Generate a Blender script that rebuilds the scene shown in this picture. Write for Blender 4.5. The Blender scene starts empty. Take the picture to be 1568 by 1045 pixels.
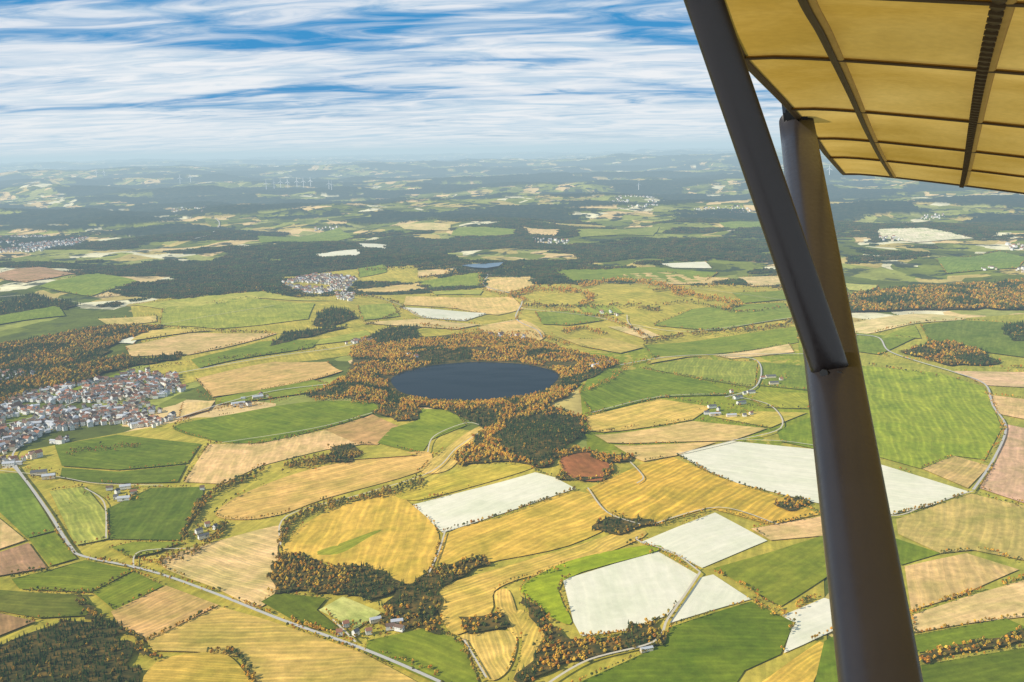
import bpy, bmesh, math, random
import numpy as np
from mathutils import Vector, Matrix
random.seed(7); rng=np.random.default_rng(11)
S=bpy.context.scene
S.view_settings.view_transform='Standard'; S.view_settings.look='None'; S.view_settings.exposure=0
COL=S.collection
# ------------------------------------------------------------------ camera
W_,H_,FP=1568.0,1045.0,1506.0
ALT=923.0
p=math.radians(11.05); phi=math.radians(1.25)
r0=Vector((1,0,0)); u0=Vector((0,math.sin(p),math.cos(p))); F=Vector((0,math.cos(p),-math.sin(p)))
R=r0*math.cos(phi)-u0*math.sin(phi); U=r0*math.sin(phi)+u0*math.cos(phi)
C=Vector((0,0,ALT))
cd=bpy.data.cameras.new('camera'); cam=bpy.data.objects.new('camera',cd); COL.objects.link(cam)
M=Matrix((( R.x,U.x,-F.x,C.x),(R.y,U.y,-F.y,C.y),(R.z,U.z,-F.z,C.z),(0,0,0,1)))
cam.matrix_world=M; cd.sensor_width=36; cd.lens=36*FP/W_; cd.clip_start=0.05; cd.clip_end=400000
S.camera=cam
Rn,Un,Fn=[np.array(v) for v in (R,U,F)]
def raydir(px,py):
    px=np.asarray(px,float); py=np.asarray(py,float)
    return Fn[None]+((px-W_/2)/FP)[:,None]*Rn[None]-((py-H_/2)/FP)[:,None]*Un[None]
def cam_pt(px,py,z):
    d=raydir([px],[py])[0]; return Vector(d*z)+C
# ------------------------------------------------------------------ numpy noise + terrain
def hsh(ix,iy,seed):
    n=(ix*374761393+iy*668265263+seed*97463477)&0xffffffff
    n=((n^(n>>13))*1274126177)&0xffffffff
    return ((n^(n>>16))&0xffff)/65535.0
def vnoise(x,y,seed=0):
    ix=np.floor(x).astype(np.int64); iy=np.floor(y).astype(np.int64)
    fx=x-ix; fy=y-iy; fx=fx*fx*(3-2*fx); fy=fy*fy*(3-2*fy)
    a=hsh(ix,iy,seed); b=hsh(ix+1,iy,seed); c=hsh(ix,iy+1,seed); d=hsh(ix+1,iy+1,seed)
    return (a*(1-fx)+b*fx)*(1-fy)+(c*(1-fx)+d*fx)*fy
def fbm(x,y,seed=0,o=4):
    s=0;a=.5;t=0
    for i in range(o):
        s=s+a*vnoise(x,y,seed+i*17); t+=a; a*=.5; x=x*2.03+5.1; y=y*2.03+1.7
    return s/t
def sst(a,b,x):
    t=np.clip((x-a)/(b-a),0,1); return t*t*(3-2*t)
def flat(px,py):
    d=raydir(px,py); t=-ALT/d[:,2]; return d[:,0]*t,d[:,1]*t
lx,ly=flat([727],[585]); LX,LY=float(lx[0]),float(ly[0]); LR=128/FP*math.sqrt(LX**2+LY**2+ALT**2)
hx,hy=flat([828],[695]); HX,HY=float(hx[0]),float(hy[0])
def height(x,y):
    d=np.sqrt(x*x+y*y)
    near=17*np.sin(x/290+1.3+.8*np.sin(y/700))*np.cos(y/380+.5)+13*np.sin(x/520+y/610+2)+4*np.sin(x/130+y/210)*np.cos(y/170-x/400)
    dl=np.sqrt((x-LX)**2+(y-LY)**2)
    near=near*sst(450,1000,dl)*(.65+.55*sst(3500,6500,d))
    ring=26*np.exp(-((dl-LR-175)/95)**2)
    hill=46*np.exp(-(((x-HX)/170)**2+((y-HY)/230)**2))*sst(LR+60,LR+300,dl)
    r0_=sst(5200,8500,d)*(1-sst(12000,18000,d))
    mid=(fbm(x/2400+4,y/1400,31,3)-.5)*130*r0_
    r1=sst(9500,21000,d)
    far=(fbm(x/4000,y/2000,3,4)-.42)*620*r1
    r2=sst(24000,50000,d)
    rid=np.maximum(0,fbm(x/13000,y/8000,9,4)-.36)*1250*r2
    return near+ring+hill+mid+far+rid
def UP(pts):
    px=[q[0] for q in pts]; py=[q[1] for q in pts]
    d=raydir(px,py); z=np.zeros(len(px))
    for i in range(20):
        t=(z-ALT)/d[:,2]; x=d[:,0]*t; y=d[:,1]*t
        z=.6*z+.4*height(x,y)
    t=(z-ALT)/d[:,2]
    return np.stack([d[:,0]*t,d[:,1]*t],1)
def smooth(poly,closed=True,k=4):
    out=[];n=len(poly);rngi=range(n if closed else n-1)
    for i in rngi:
        if closed: a,b,c,e=[np.array(poly[(i+j)%n],float) for j in (-1,0,1,2)]
        else: a,b,c,e=[np.array(poly[min(max(i+j,0),n-1)],float) for j in (-1,0,1,2)]
        for s in range(k):
            t=s/k
            out.append(tuple(.5*((2*b)+(-a+c)*t+(2*a-5*b+4*c-e)*t*t+(-a+3*b-3*c+e)*t**3)))
    if not closed: out.append(tuple(poly[-1]))
    return out
def inpoly(x,y,P):
    ins=np.zeros(x.shape,bool)
    bb=(x>=P[:,0].min())&(x<=P[:,0].max())&(y>=P[:,1].min())&(y<=P[:,1].max())
    idx=np.nonzero(bb)[0]
    if len(idx)==0: return ins
    xs=x[idx];ys=y[idx];r=np.zeros(len(idx),bool);n=len(P);j=n-1
    for i in range(n):
        xi,yi=P[i];xj,yj=P[j]
        if yi!=yj:
            c=((yi>ys)!=(yj>ys))&(xs<(xj-xi)*(ys-yi)/(yj-yi)+xi); r^=c
        j=i
    ins[idx]=r; return ins
def rough_edge(P,step,amp):
    out=[];n=len(P)
    for i in range(n):
        a=P[i];b=P[(i+1)%n];L=np.linalg.norm(b-a);k=max(1,int(L/step))
        for j in range(k): out.append(a+(b-a)*j/k)
    Q=np.array(out)
    nx=fbm(Q[:,0]/(amp*2.2),Q[:,1]/(amp*2.2),41,3)-.5; ny=fbm(Q[:,0]/(amp*2.2)+9,Q[:,1]/(amp*2.2)+3,43,3)-.5
    return Q+np.stack([nx,ny],1)*amp*2.4
# ------------------------------------------------------------------ material helpers
def mat(name):
    m=bpy.data.materials.new(name); m.use_nodes=True; nt=m.node_tree; nt.nodes.clear()
    return m,nt,nt.nodes,nt.links
def N(nt,t,**k):
    n=nt.nodes.new(t)
    for a,b in k.items(): setattr(n,a,b)
    return n
def math_(nt,op,a,b=None,c=None):
    n=nt.nodes.new('ShaderNodeMath'); n.operation=op
    for i,v in enumerate((a,b,c)):
        if v is None: continue
        if isinstance(v,(int,float)): n.inputs[i].default_value=v
        else: nt.links.new(v,n.inputs[i])
    return n.outputs[0]
def mixc(nt,f,a,b,bt='MIX'):
    n=nt.nodes.new('ShaderNodeMix'); n.data_type='RGBA'; n.blend_type=bt
    for s,v in ((n.inputs[0],f),(n.inputs[6],a),(n.inputs[7],b)):
        if isinstance(v,(int,float)): s.default_value=v
        elif isinstance(v,tuple): s.default_value=(*v,1) if len(v)==3 else v
        else: nt.links.new(v,s)
    return n.outputs[2]
def ramp(nt,f,stops,interp='LINEAR'):
    n=nt.nodes.new('ShaderNodeValToRGB'); cr=n.color_ramp; cr.interpolation=interp
    while len(cr.elements)<len(stops): cr.elements.new(.5)
    for e,(pp,c) in zip(cr.elements,stops):
        e.position=pp; e.color=(*c,1) if isinstance(c,tuple) else (c,c,c,1)
    nt.links.new(f,n.inputs[0]); return n.outputs[0]
def noise(nt,vec,scale,detail=4,dist=0,rough=.55):
    n=nt.nodes.new('ShaderNodeTexNoise'); n.inputs['Scale'].default_value=scale; n.inputs['Detail'].default_value=detail
    n.inputs['Distortion'].default_value=dist; n.inputs['Roughness'].default_value=rough
    if vec is not None: nt.links.new(vec,n.inputs['Vector'])
    return n.outputs['Fac']
def mapping(nt,vec,scale=(1,1,1),rot=(0,0,0),loc=(0,0,0)):
    n=nt.nodes.new('ShaderNodeMapping'); n.inputs['Scale'].default_value=scale; n.inputs['Rotation'].default_value=rot; n.inputs['Location'].default_value=loc
    nt.links.new(vec,n.inputs['Vector']); return n.outputs[0]
def finish(nt,col,rough=.9,spec=.15,**kw):
    b=nt.nodes.new('ShaderNodeBsdfPrincipled'); o=nt.nodes.new('ShaderNodeOutputMaterial')
    if isinstance(col,tuple): b.inputs['Base Color'].default_value=(*col,1)
    else: nt.links.new(col,b.inputs['Base Color'])
    b.inputs['Roughness'].default_value=rough; b.inputs['Specular IOR Level'].default_value=spec
    for k,v in kw.items(): b.inputs[k.replace('_',' ')].default_value=v
    nt.links.new(b.outputs[0],o.inputs[0]); return b
def simple(name,c,rough=.8,spec=.2,var=.25,sc=.6,**kw):
    m,nt,n,l=mat(name); g=N(nt,'ShaderNodeNewGeometry').outputs['Position']
    f=noise(nt,g,sc,5); col=mixc(nt,f,tuple(x*(1-var) for x in c),tuple(min(1,x*(1+var)) for x in c))
    finish(nt,col,rough,spec,**kw); return m
def lin(c,k=1.0,mx=.86):
    c=list(c)
    if c[1]>c[0]: c[0]=c[0]+.45*(c[1]-c[0])+4; c[2]=c[2]*.9; k*=.86
    o=[]
    for v in c:
        v/=255; v=v/12.92 if v<=.04045 else ((v+.055)/1.055)**2.4
        o.append(min(mx,v*k))
    return tuple(o)
# ------------------------------------------------------------------ materials
FLOOR=[(.3,(.014,.032,.020)),(.5,(.028,.045,.024)),(.66,(.055,.06,.028)),(.80,(.10,.075,.028))]
def ground_mat():
    m,nt,n,l=mat('ground_patchwork')
    g=N(nt,'ShaderNodeNewGeometry').outputs['Position']
    wn=N(nt,'ShaderNodeTexNoise'); wn.inputs['Scale'].default_value=.0006; wn.inputs['Detail'].default_value=2; l.new(g,wn.inputs['Vector'])
    vm=N(nt,'ShaderNodeVectorMath',operation='MULTIPLY_ADD'); l.new(wn.outputs['Color'],vm.inputs[0]); vm.inputs[1].default_value=(900,900,0); l.new(g,vm.inputs[2])
    q=mapping(nt,vm.outputs[0],(1/300,1/430,0),(0,0,.5))
    v=N(nt,'ShaderNodeTexVoronoi',distance='CHEBYCHEV'); v.inputs['Scale'].default_value=1; l.new(q,v.inputs['Vector']); v.inputs['Randomness'].default_value=.85
    sp=N(nt,'ShaderNodeSeparateColor'); l.new(v.outputs['Color'],sp.inputs[0])
    c=ramp(nt,sp.outputs[0],[(0,lin((100,122,50))),(.16,lin((160,170,84))),(.3,lin((200,176,98))),(.42,lin((128,146,62))),(.55,lin((232,198,132))),(.66,lin((92,112,48))),(.76,lin((172,176,100))),(.84,lin((248,226,180))),(.90,lin((118,140,60)))],'CONSTANT')
    big=noise(nt,g,.004,5); sm=noise(nt,g,.03,5)
    c=mixc(nt,1.0,c,ramp(nt,big,[(.3,.72),(.7,1.2)]),'MULTIPLY')
    c=mixc(nt,1.0,c,ramp(nt,sm,[(.3,.8),(.7,1.15)]),'MULTIPLY')
    at=N(nt,'ShaderNodeAttribute'); at.attribute_name='forest'
    cop=ramp(nt,noise(nt,g,.0042,7,0,.62),[(.54,0.0),(.57,1.0)])
    far=N(nt,'ShaderNodeVectorMath',operation='LENGTH'); l.new(g,far.inputs[0])
    cop=math_(nt,'MULTIPLY',cop,ramp(nt,math_(nt,'DIVIDE',far.outputs['Value'],20000.0),[(.25,0.0),(.40,.95)]))
    ff=math_(nt,'MAXIMUM',at.outputs['Fac'],cop)
    fc=ramp(nt,noise(nt,g,.010,7),FLOOR)
    c=mixc(nt,ff,c,fc)
    finish(nt,c,.95,.05); return m
def floor_mat():
    m,nt,n,l=mat('woodland_floor'); g=N(nt,'ShaderNodeNewGeometry').outputs['Position']
    c=ramp(nt,noise(nt,g,.05,6),[(.3,(.035,.045,.014)),(.5,(.09,.075,.02)),(.7,(.22,.13,.028))]); finish(nt,c,.95,.05); return m
def field_mat():
    m,nt,n,l=mat('field_crop')
    g=N(nt,'ShaderNodeNewGeometry').outputs['Position']; oi=N(nt,'ShaderNodeObjectInfo')
    def oa(nm):
        a=N(nt,'ShaderNodeAttribute',attribute_type='OBJECT'); a.attribute_name=nm; return a.outputs['Fac']
    at,asp,mo=oa('stripe'),oa('spacing'),oa('mottle')
    uv=N(nt,'ShaderNodeUVMap'); uv.uv_map='uv'; sx=N(nt,'ShaderNodeSeparateXYZ'); l.new(uv.outputs[0],sx.inputs[0])
    n1=noise(nt,g,.0025,3); n2=noise(nt,g,.008,7,.6,.6); n3=noise(nt,g,.05,6); n4=noise(nt,g,.3,3)
    ns=noise(nt,mapping(nt,uv.outputs[0],(.06,.006,1)),1.0,5)   # streaks along the working direction
    c=oi.outputs['Color']
    c=mixc(nt,mo,c,mixc(nt,1.0,c,ramp(nt,n2,[(.28,(.58,.68,.50)),(.42,(.86,.90,.78)),(.55,(1.03,1.0,.98)),(.72,(1.32,1.22,1.3))]),'MULTIPLY'))
    c=mixc(nt,mo,c,mixc(nt,1.0,c,ramp(nt,n3,[(.3,.80),(.7,1.17)]),'MULTIPLY'))
    c=mixc(nt,mo,c,mixc(nt,1.0,c,ramp(nt,ns,[(.3,(.78,.81,.74)),(.7,(1.18,1.15,1.13))]),'MULTIPLY'))
    c=mixc(nt,mo,c,mixc(nt,1.0,c,ramp(nt,n4,[(.3,.9),(.7,1.1)]),'MULTIPLY'))
    w=math_(nt,'MULTIPLY_ADD',n1,110.0,sx.outputs[0]); w=math_(nt,'MULTIPLY_ADD',n2,7.0,w)
    ph=math_(nt,'DIVIDE',w,asp)
    s1=math_(nt,'SINE',math_(nt,'MULTIPLY',ph,6.283))
    s2=math_(nt,'SINE',math_(nt,'MULTIPLY',ph,2.17)); s2=math_(nt,'MULTIPLY',s2,.7)
    ss=math_(nt,'ADD',s1,s2)
    st=math_(nt,'MULTIPLY',math_(nt,'MULTIPLY',ss,at),ramp(nt,ns,[(.35,.15),(.6,1.15)]))
    k=math_(nt,'ADD',st,1.0)
    cc=N(nt,'ShaderNodeCombineColor'); l.new(k,cc.inputs[0]); l.new(math_(nt,'MULTIPLY_ADD',st,.85,1.0),cc.inputs[1]); l.new(math_(nt,'MULTIPLY_ADD',st,.6,1.0),cc.inputs[2])
    c=mixc(nt,1.0,c,cc.outputs[0],'MULTIPLY')
    tr=math_(nt,'FRACT',math_(nt,'DIVIDE',w,math_(nt,'MULTIPLY',asp,2.0)))
    tl=math_(nt,'LESS_THAN',tr,.06); tl=math_(nt,'MULTIPLY',tl,math_(nt,'MULTIPLY',at,1.4))
    c=mixc(nt,tl,c,(.14,.11,.035))
    finish(nt,c,.95,.05); return m
def foliage(name,stops,dark=.55):
    m,nt,n,l=mat(name); oi=N(nt,'ShaderNodeObjectInfo'); g=N(nt,'ShaderNodeNewGeometry').outputs['Position']
    a=noise(nt,g,.011,5,.5,.6); r=math_(nt,'MULTIPLY_ADD',a,3.0,-1.0)
    r=math_(nt,'ADD',math_(nt,'MULTIPLY',r,.55),math_(nt,'MULTIPLY',oi.outputs['Random'],.45))
    c=ramp(nt,r,stops); s=noise(nt,g,.45,4)
    c=mixc(nt,1.0,c,ramp(nt,s,[(.35,dark),(.62,1.3)]),'MULTIPLY')
    finish(nt,c,.8,.05); return m
GM=ground_mat(); FM=field_mat(); FLM=floor_mat()
M_aut=foliage('autumn_foliage',[(0.05,(.10,.13,.03)),(.20,(.24,.22,.035)),(.34,(.64,.42,.05)),(.46,(.70,.33,.035)),(.55,(.42,.16,.025)),(.64,(.74,.42,.045)),(.80,(.80,.56,.08)),(.95,(.20,.19,.04))])
M_mix=foliage('mixed_foliage',[(0.1,(.05,.08,.02)),(.28,(.10,.12,.028)),(.46,(.16,.14,.03)),(.58,(.32,.18,.03)),(.70,(.46,.28,.04)),(.84,(.13,.14,.03))])
M_con=foliage('conifer_foliage',[(0.2,(.020,.045,.014)),(.5,(.04,.075,.018)),(.8,(.09,.12,.028))])
M_dist=foliage('distant_foliage',[(0.1,(.020,.042,.018)),(.35,(.04,.06,.02)),(.55,(.07,.075,.024)),(.70,(.14,.09,.026)),(.84,(.05,.065,.022))])
M_bark=simple('bark',(.06,.045,.03),.9)
M_wall=simple('house_render_wall',(.80,.78,.73),.8,.2,.08,.3)
M_wall2=simple('house_cream_wall',(.72,.62,.46),.8,.2,.1,.3)
M_slate=simple('slate_roof',(.13,.125,.125),.7,.15,.3,.8)
M_tile=simple('clay_tile_roof',(.34,.15,.085),.75,.15,.3,.8)
M_brown=simple('brown_tile_roof',(.18,.11,.075),.75,.15,.3,.8)
M_metal=simple('barn_metal_roof',(.52,.52,.52),.5,.3,.2,.4)
M_glass=simple('window_glass',(.03,.04,.05),.15,.5,.1)
M_door=simple('timber_door',(.12,.06,.03),.7)
M_road=simple('road_asphalt',(.55,.50,.42),.9,.1,.15,.2)
M_track=simple('farm_track_gravel',(.62,.53,.38),.9,.1,.2,.2)
M_white=simple('turbine_paint',(.82,.82,.82),.4,.3,.03)
# ------------------------------------------------------------------ field survey (photo points dropped onto the terrain)
P_=(252,228,198); T_=(234,192,130); Y_=(224,182,76); B_=(190,150,98); G_=(112,144,38); LG=(172,178,82); OY=(190,172,70); LM=(146,164,48)
FIELDS=[
('grass_field',OY,.10,16,0,[(400,420),(700,400),(1000,410),(1215,440),(1225,560),(900,600),(700,520),(400,560),(240,600),(200,470)]),
('grass_field',LM,.08,16,0,[(880,540),(1225,500),(1245,640),(1200,700),(900,690)]),
('grass_field',OY,.08,16,0,[(-20,700),(300,640),(640,640),(900,690),(1250,650),(1270,1060),(-20,1060)]),
('grass_field',(176,168,70),.08,16,0,[(1300,500),(1590,480),(1590,1060),(1330,1060)]),
('stubble_field',P_,.03,14,0,[(632,775),(720,752),(820,725),(850,733),(882,750),(780,785),(678,818),(655,798)]),
('stubble_field',P_,.03,18,0,[(1037,697),(1120,677),(1250,690),(1345,712),(1420,735),(1484,755),(1420,778),(1367,790),(1250,772),(1130,742),(1080,722)]),
('stubble_field',P_,.03,14,0,[(980,833),(1030,812),(1095,787),(1175,830),(1075,872),(1030,850)]),
('stubble_field',P_,.02,14,0,[(862,890),(940,866),(1008,847),(1068,882),(1048,912),(1022,945),(960,968),(890,977),(878,955)]),
('stubble_field',P_,.02,14,0,[(1072,887),(1092,882),(1150,920),(1025,957)]),
('stubble_field',P_,.03,14,0,[(1198,945),(1262,918),(1285,925),(1290,962),(1230,990),(1200,1003),(1214,958)]),
('meadow_field',G_,.10,16,1,[(265,655),(360,635),(470,617),(560,617),(580,628),(555,640),(480,662),(395,680),(322,675)]),
('stubble_field',T_,.07,12,0,[(282,740),(320,682),(400,681),(500,660),(555,682),(500,690),(400,715),(340,743)]),
('stubble_field',(205,160,100),.05,12,0,[(497,660),(570,636),(613,655),(578,683),(548,682)]),
('meadow_field',(128,154,46),.08,14,0,[(578,680),(600,657),(640,645),(636,627),(695,630),(714,653),(660,675),(645,697)]),
('hay_field',(226,182,100),.14,16,1,[(330,790),(365,762),(450,728),(540,707),(640,693),(662,700),(640,725),(500,765),(430,790),(370,798)]),
('hay_field',(222,186,96),.2,10,1,[(645,722),(680,690),(728,657),(742,660),(715,690),(692,718),(665,727)]),
('hay_field',Y_,.14,17,1,[(430,850),(470,802),(540,772),(600,758),(632,776),(672,820),(658,878),(630,897),(560,882),(480,858)]),
('meadow_field',(164,168,56),.10,13,1,[(480,850),(520,835),(590,810),(560,828),(520,850)]),
('hay_field',(200,176,66),.16,12,1,[(648,744),(700,724),(800,713),(812,720),(720,748),(640,768),(605,760)]),
('stubble_field',(234,196,132),.16,9,1,[(245,865),(330,832),(438,806),(425,840),(430,885),(400,932),(330,903)]),
('hay_field',Y_,.16,15,1,[(670,872),(684,820),(780,790),(885,754),(945,795),(870,838),(740,866),(692,888)]),
('hay_field',(222,178,68),.24,18,0,[(897,752),(985,712),(1030,702),(1100,733),(1200,765),(1255,790),(1180,806),(1085,780),(1000,806),(940,790)]),
('hay_field',(226,186,88),.24,12,1,[(670,905),(740,880),(860,845),(960,815),(985,825),(860,875),(800,888),(757,908),(752,940),(700,975),(674,945)]),
('meadow_field',(152,180,40),.06,12,1,[(800,900),(870,862),(985,838),(1006,847),(862,892),(876,955),(848,950),(812,922)]),
('hay_field',(228,190,98),.26,9,1,[(705,976),(770,968),(792,985),(778,1030),(748,1044),(728,1000)]),
('hay_field',(226,188,90),.26,9,1,[(792,938),(825,952),(838,985),(812,1040),(786,1052),(800,990)]),
('hay_field',(224,184,90),.26,8,1,[(757,912),(778,906),(790,935),(800,975),(785,975),(765,945)]),
('meadow_field',(98,134,34),.08,14,0,[(860,1060),(1000,997),(1030,962),(1150,924),(1216,956),(1195,1005),(1140,1030),(1120,1060)]),
('meadow_field',(138,152,48),.10,16,0,[(1092,873),(1180,848),(1262,822),(1275,880),(1195,932),(1150,905)]),
('stubble_field',T_,.06,12,0,[(1150,812),(1262,792),(1270,822),(1180,830)]),
('hay_field',Y_,.2,10,0,[(1150,1060),(1255,985),(1270,992),(1240,1060)]),
('meadow_field',(106,142,42),.06,12,0,[(1262,985),(1300,965),(1310,1060),(1245,1060)]),
('meadow_field',(108,142,40),.08,14,0,[(1365,825),(1395,835),(1440,850),(1380,868),(1360,860)]),
('hay_field',(200,174,98),.12,14,0,[(1372,798),(1485,758),(1590,782),(1590,865),(1490,845),(1440,850),(1375,820)]),
('stubble_field',(220,182,118),.12,16,0,[(1385,870),(1480,850),(1560,875),(1470,915),(1395,938)]),
('stubble_field',(234,196,134),.08,12,0,[(1395,945),(1470,920),(1590,885),(1590,945),(1480,958),(1400,972)]),
('meadow_field',(112,144,42),.06,14,0,[(1400,976),(1540,950),(1590,972),(1480,990),(1405,1003)]),
('meadow_field',(92,124,36),.08,14,0,[(1410,1022),(1590,992),(1590,1060),(1415,1060)]),
('meadow_field',(152,176,58),.18,20,0,[(1300,560),(1440,573),(1508,595),(1534,658),(1508,706),(1460,700),(1410,720),(1345,702),(1320,640)]),
('stubble_field',T_,.05,12,0,[(1512,606),(1590,616),(1590,648),(1525,635)]),
('stubble_field',(220,176,138),.07,12,0,[(1542,652),(1590,662),(1590,780),(1500,750),(1524,710)]),
('hay_field',(210,176,108),.14,12,0,[(1412,720),(1460,700),(1515,716),(1482,750)]),
('stubble_field',(230,190,144),.04,12,0,[(1460,570),(1590,572),(1590,596),(1512,592)]),
('stubble_field',(228,204,140),.04,14,1,[(1290,500),(1400,482),(1480,490),(1400,497),(1325,513)]),
('meadow_field',(116,150,46),.12,16,0,[(905,633),(888,605),(902,577),(980,566),(1080,585),(1122,606),(1010,610),(930,630)]),
('meadow_field',(158,172,76),.16,14,0,[(985,565),(1060,550),(1160,556),(1155,595),(1080,583)]),
('meadow_field',(128,154,52),.12,14,0,[(1164,556),(1238,563),(1242,600),(1160,592)]),
('meadow_field',(172,174,62),.14,14,0,[(1125,600),(1242,604),(1244,628),(1170,626)]),
('hay_field',(222,186,92),.18,14,0,[(903,662),(897,640),(1010,613),(1090,625),(1060,645),(925,664)]),
('stubble_field',(228,190,118),.10,12,0,[(910,668),(1060,647),(1175,658),(1120,677),(1000,680),(930,680)]),
('stubble_field',(226,188,116),.08,12,0,[(940,684),(1098,679),(1035,700),(985,709),(965,700)]),
('hay_field',(200,178,78),.12,12,0,[(1090,640),(1160,632),(1236,634),(1180,657)]),
('meadow_field',(126,158,44),.06,12,0,[(1190,662),(1244,640),(1248,690),(1195,678)]),
('stubble_field',(234,200,138),.05,12,0,[(1095,546),(1208,528),(1216,541),(1120,551)]),
('meadow_field',(130,156,52),.10,14,0,[(985,530),(1090,520),(1220,502),(1222,526),(1100,543),(1000,548)]),
('meadow_field',(182,186,94),.20,12,0,[(76,755),(130,747),(163,788),(166,828),(116,838)]),
('meadow_field',(94,128,44),.08,14,0,[(164,782),(230,750),(312,748),(308,775),(275,830),(168,828)]),
('meadow_field',(110,152,60),.08,14,0,[(-20,728),(28,727),(85,815),(42,827),(-20,770)]),
('stubble_field',T_,.05,12,0,[(-20,782),(40,830),(-20,850)]),
('meadow_field',(130,152,52),.10,10,0,[(44,828),(86,818),(118,858),(76,870)]),
('ploughed_field',(178,138,100),.10,9,0,[(-20,855),(44,834),(72,872),(-20,888)]),
('meadow_field',(102,134,40),.08,16,0,[(84,684),(180,668),(308,682),(288,712),(180,722),(95,716)]),
('meadow_field',(96,128,40),.08,16,0,[(95,719),(180,725),(286,714),(272,741),(150,742),(92,735)]),
('meadow_field',(120,144,44),.10,12,0,[(18,890),(130,861),(205,876),(140,910),(30,905)]),
('meadow_field',(130,150,48),.12,12,0,[(142,910),(205,879),(250,900),(176,938)]),
('meadow_field',(114,126,50),.08,14,0,[(-20,905),(130,915),(152,945),(60,950),(-20,935)]),
('stubble_field',(218,174,106),.16,11,0,[(170,940),(255,900),(335,930),(225,985),(185,965)]),
('hay_field',(214,178,92),.18,15,0,[(225,985),(335,932),(400,950),(560,1006),(660,1060),(390,1060),(370,1010),(300,1002),(235,1000)]),
('hay_field',(210,174,76),.16,9,1,[(228,1060),(240,1018),(300,1004),(345,1006),(372,1030),(385,1060)]),
('ploughed_field',(166,130,86),.10,9,0,[(-20,938),(55,955),(-20,985)]),
('meadow_field',(128,150,46),.10,14,0,[(562,985),(650,966),(708,985),(738,1060),(670,1052),(560,1004)]),
('meadow_field',(100,124,36),.08,12,0,[(400,925),(424,911),(500,920),(485,938),(522,968),(470,966)]),
('sports_pitch',(206,200,116),.05,8,0,[(488,938),(525,917),(585,942),(545,967)]),
('stubble_field',(218,178,108),.06,14,0,[(300,582),(420,556),(500,556),(525,570),(400,600),(325,610)]),
('meadow_field',(132,154,50),.06,14,0,[(330,612),(480,584),(510,592),(400,614),(330,622)]),
('stubble_field',(222,186,122),.06,14,0,[(192,532),(290,512),(425,512),(400,520),(290,545),(200,548)]),
('stubble_field',P_,.02,14,0,[(150,524),(216,516),(204,528)]),
('meadow_field',(168,176,74),.08,14,0,[(244,500),(250,472),(380,457),(482,466),(472,490),(330,505)]),
('stubble_field',(218,190,110),.05,14,0,[(150,490),(240,485),(240,494),(170,502)]),
('meadow_field',(188,180,80),.06,14,0,[(200,468),(300,456),(400,447),(520,462),(400,458),(250,475)]),
('meadow_field',(176,182,82),.08,14,0,[(420,535),(560,507),(575,518),(480,530)]),
('stubble_field',P_,.02,14,0,[(613,472),(655,474),(748,481),(712,493),(650,488)]),
('stubble_field',(228,192,116),.04,14,0,[(622,455),(690,457),(785,456),(802,474),(762,484),(700,474),(618,468)]),
('stubble_field',(230,194,122),.04,14,0,[(745,425),(815,425),(818,440),(770,450),(745,445)]),
('stubble_field',(230,194,122),.03,14,0,[(540,445),(640,434),(655,444),(560,451)]),
('stubble_field',(228,192,116),.04,14,1,[(735,502),(800,492),(835,515),(810,525),(745,512)]),
('meadow_field',(128,158,56),.05,16,0,[(850,415),(1000,410),(1100,418),(1080,432),(870,432)]),
('stubble_field',(224,190,122),.03,14,0,[(950,422),(1020,418),(1118,427),(1090,436),(1000,436)]),
('stubble_field',P_,.02,14,0,[(1010,405),(1080,402),(1090,412),(1030,411)]),
('meadow_field',(136,160,62),.05,16,0,[(640,432),(740,418),(740,440),(660,443)]),
('meadow_field',(136,162,66),.06,16,0,[(1060,475),(1200,465),(1218,488),(1100,508),(1000,500)]),
('stubble_field',(226,196,132),.04,16,0,[(930,502),(980,502),(1010,516),(985,520)]),
('meadow_field',(120,154,60),.05,16,0,[(390,362),(520,350),(545,364),(400,373)]),
('stubble_field',P_,.02,14,0,[(482,390),(550,383),(552,393),(490,395)]),
('stubble_field',P_,.02,14,0,[(545,374),(592,376),(590,382),(550,380)]),
('meadow_field',(120,152,56),.05,14,0,[(548,412),(592,405),(592,418),(550,426)]),
('stubble_field',(224,190,134),.03,14,0,[(800,348),(862,352),(850,362),(812,360)]),
('stubble_field',(224,200,134),.03,14,0,[(600,345),(690,344),(690,354),(620,352)]),
('meadow_field',(132,160,74),.03,14,0,[(700,350),(790,352),(790,360),(690,362)]),('meadow_field',(150,166,84),.03,14,0,[(880,352),(1010,348),(1000,362),(890,364)]),
('stubble_field',(240,226,190),.03,14,0,[(1340,352),(1420,350),(1492,366),(1400,372),(1350,366)]),
('meadow_field',(124,158,74),.03,14,0,[(1100,342),(1180,338),(1190,350),(1120,352)]),
('meadow_field',(112,154,70),.05,14,0,[(1432,397),(1530,386),(1580,398),(1560,412),(1450,420)]),
('meadow_field',(196,190,100),.03,14,0,[(1292,435),(1345,438),(1332,448),(1300,446)]),
('meadow_field',(108,140,60),.05,14,0,[(1410,500),(1470,492),(1590,500),(1590,552),(1500,540),(1420,522)]),
('meadow_field',(118,148,58),.05,14,0,[(1310,512),(1400,520),(1345,545),(1310,540)]),
('ploughed_field',(186,146,106),.04,14,0,[(-20,424),(60,410),(122,420),(40,434)]),
('meadow_field',(114,148,56),.05,14,0,[(-20,455),(90,470),(100,485),(-20,502)]),
('meadow_field',(130,162,62),.05,14,0,[(60,440),(150,420),(210,432),(140,455)]),
('meadow_field',(128,154,80),.03,14,0,[(40,600),(110,594),(80,612),(40,612)]),
('bare_earth_basin',(172,108,62),.02,14,1,[(862,702),(905,697),(936,718),(925,738),(885,738),(862,722)]),
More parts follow.
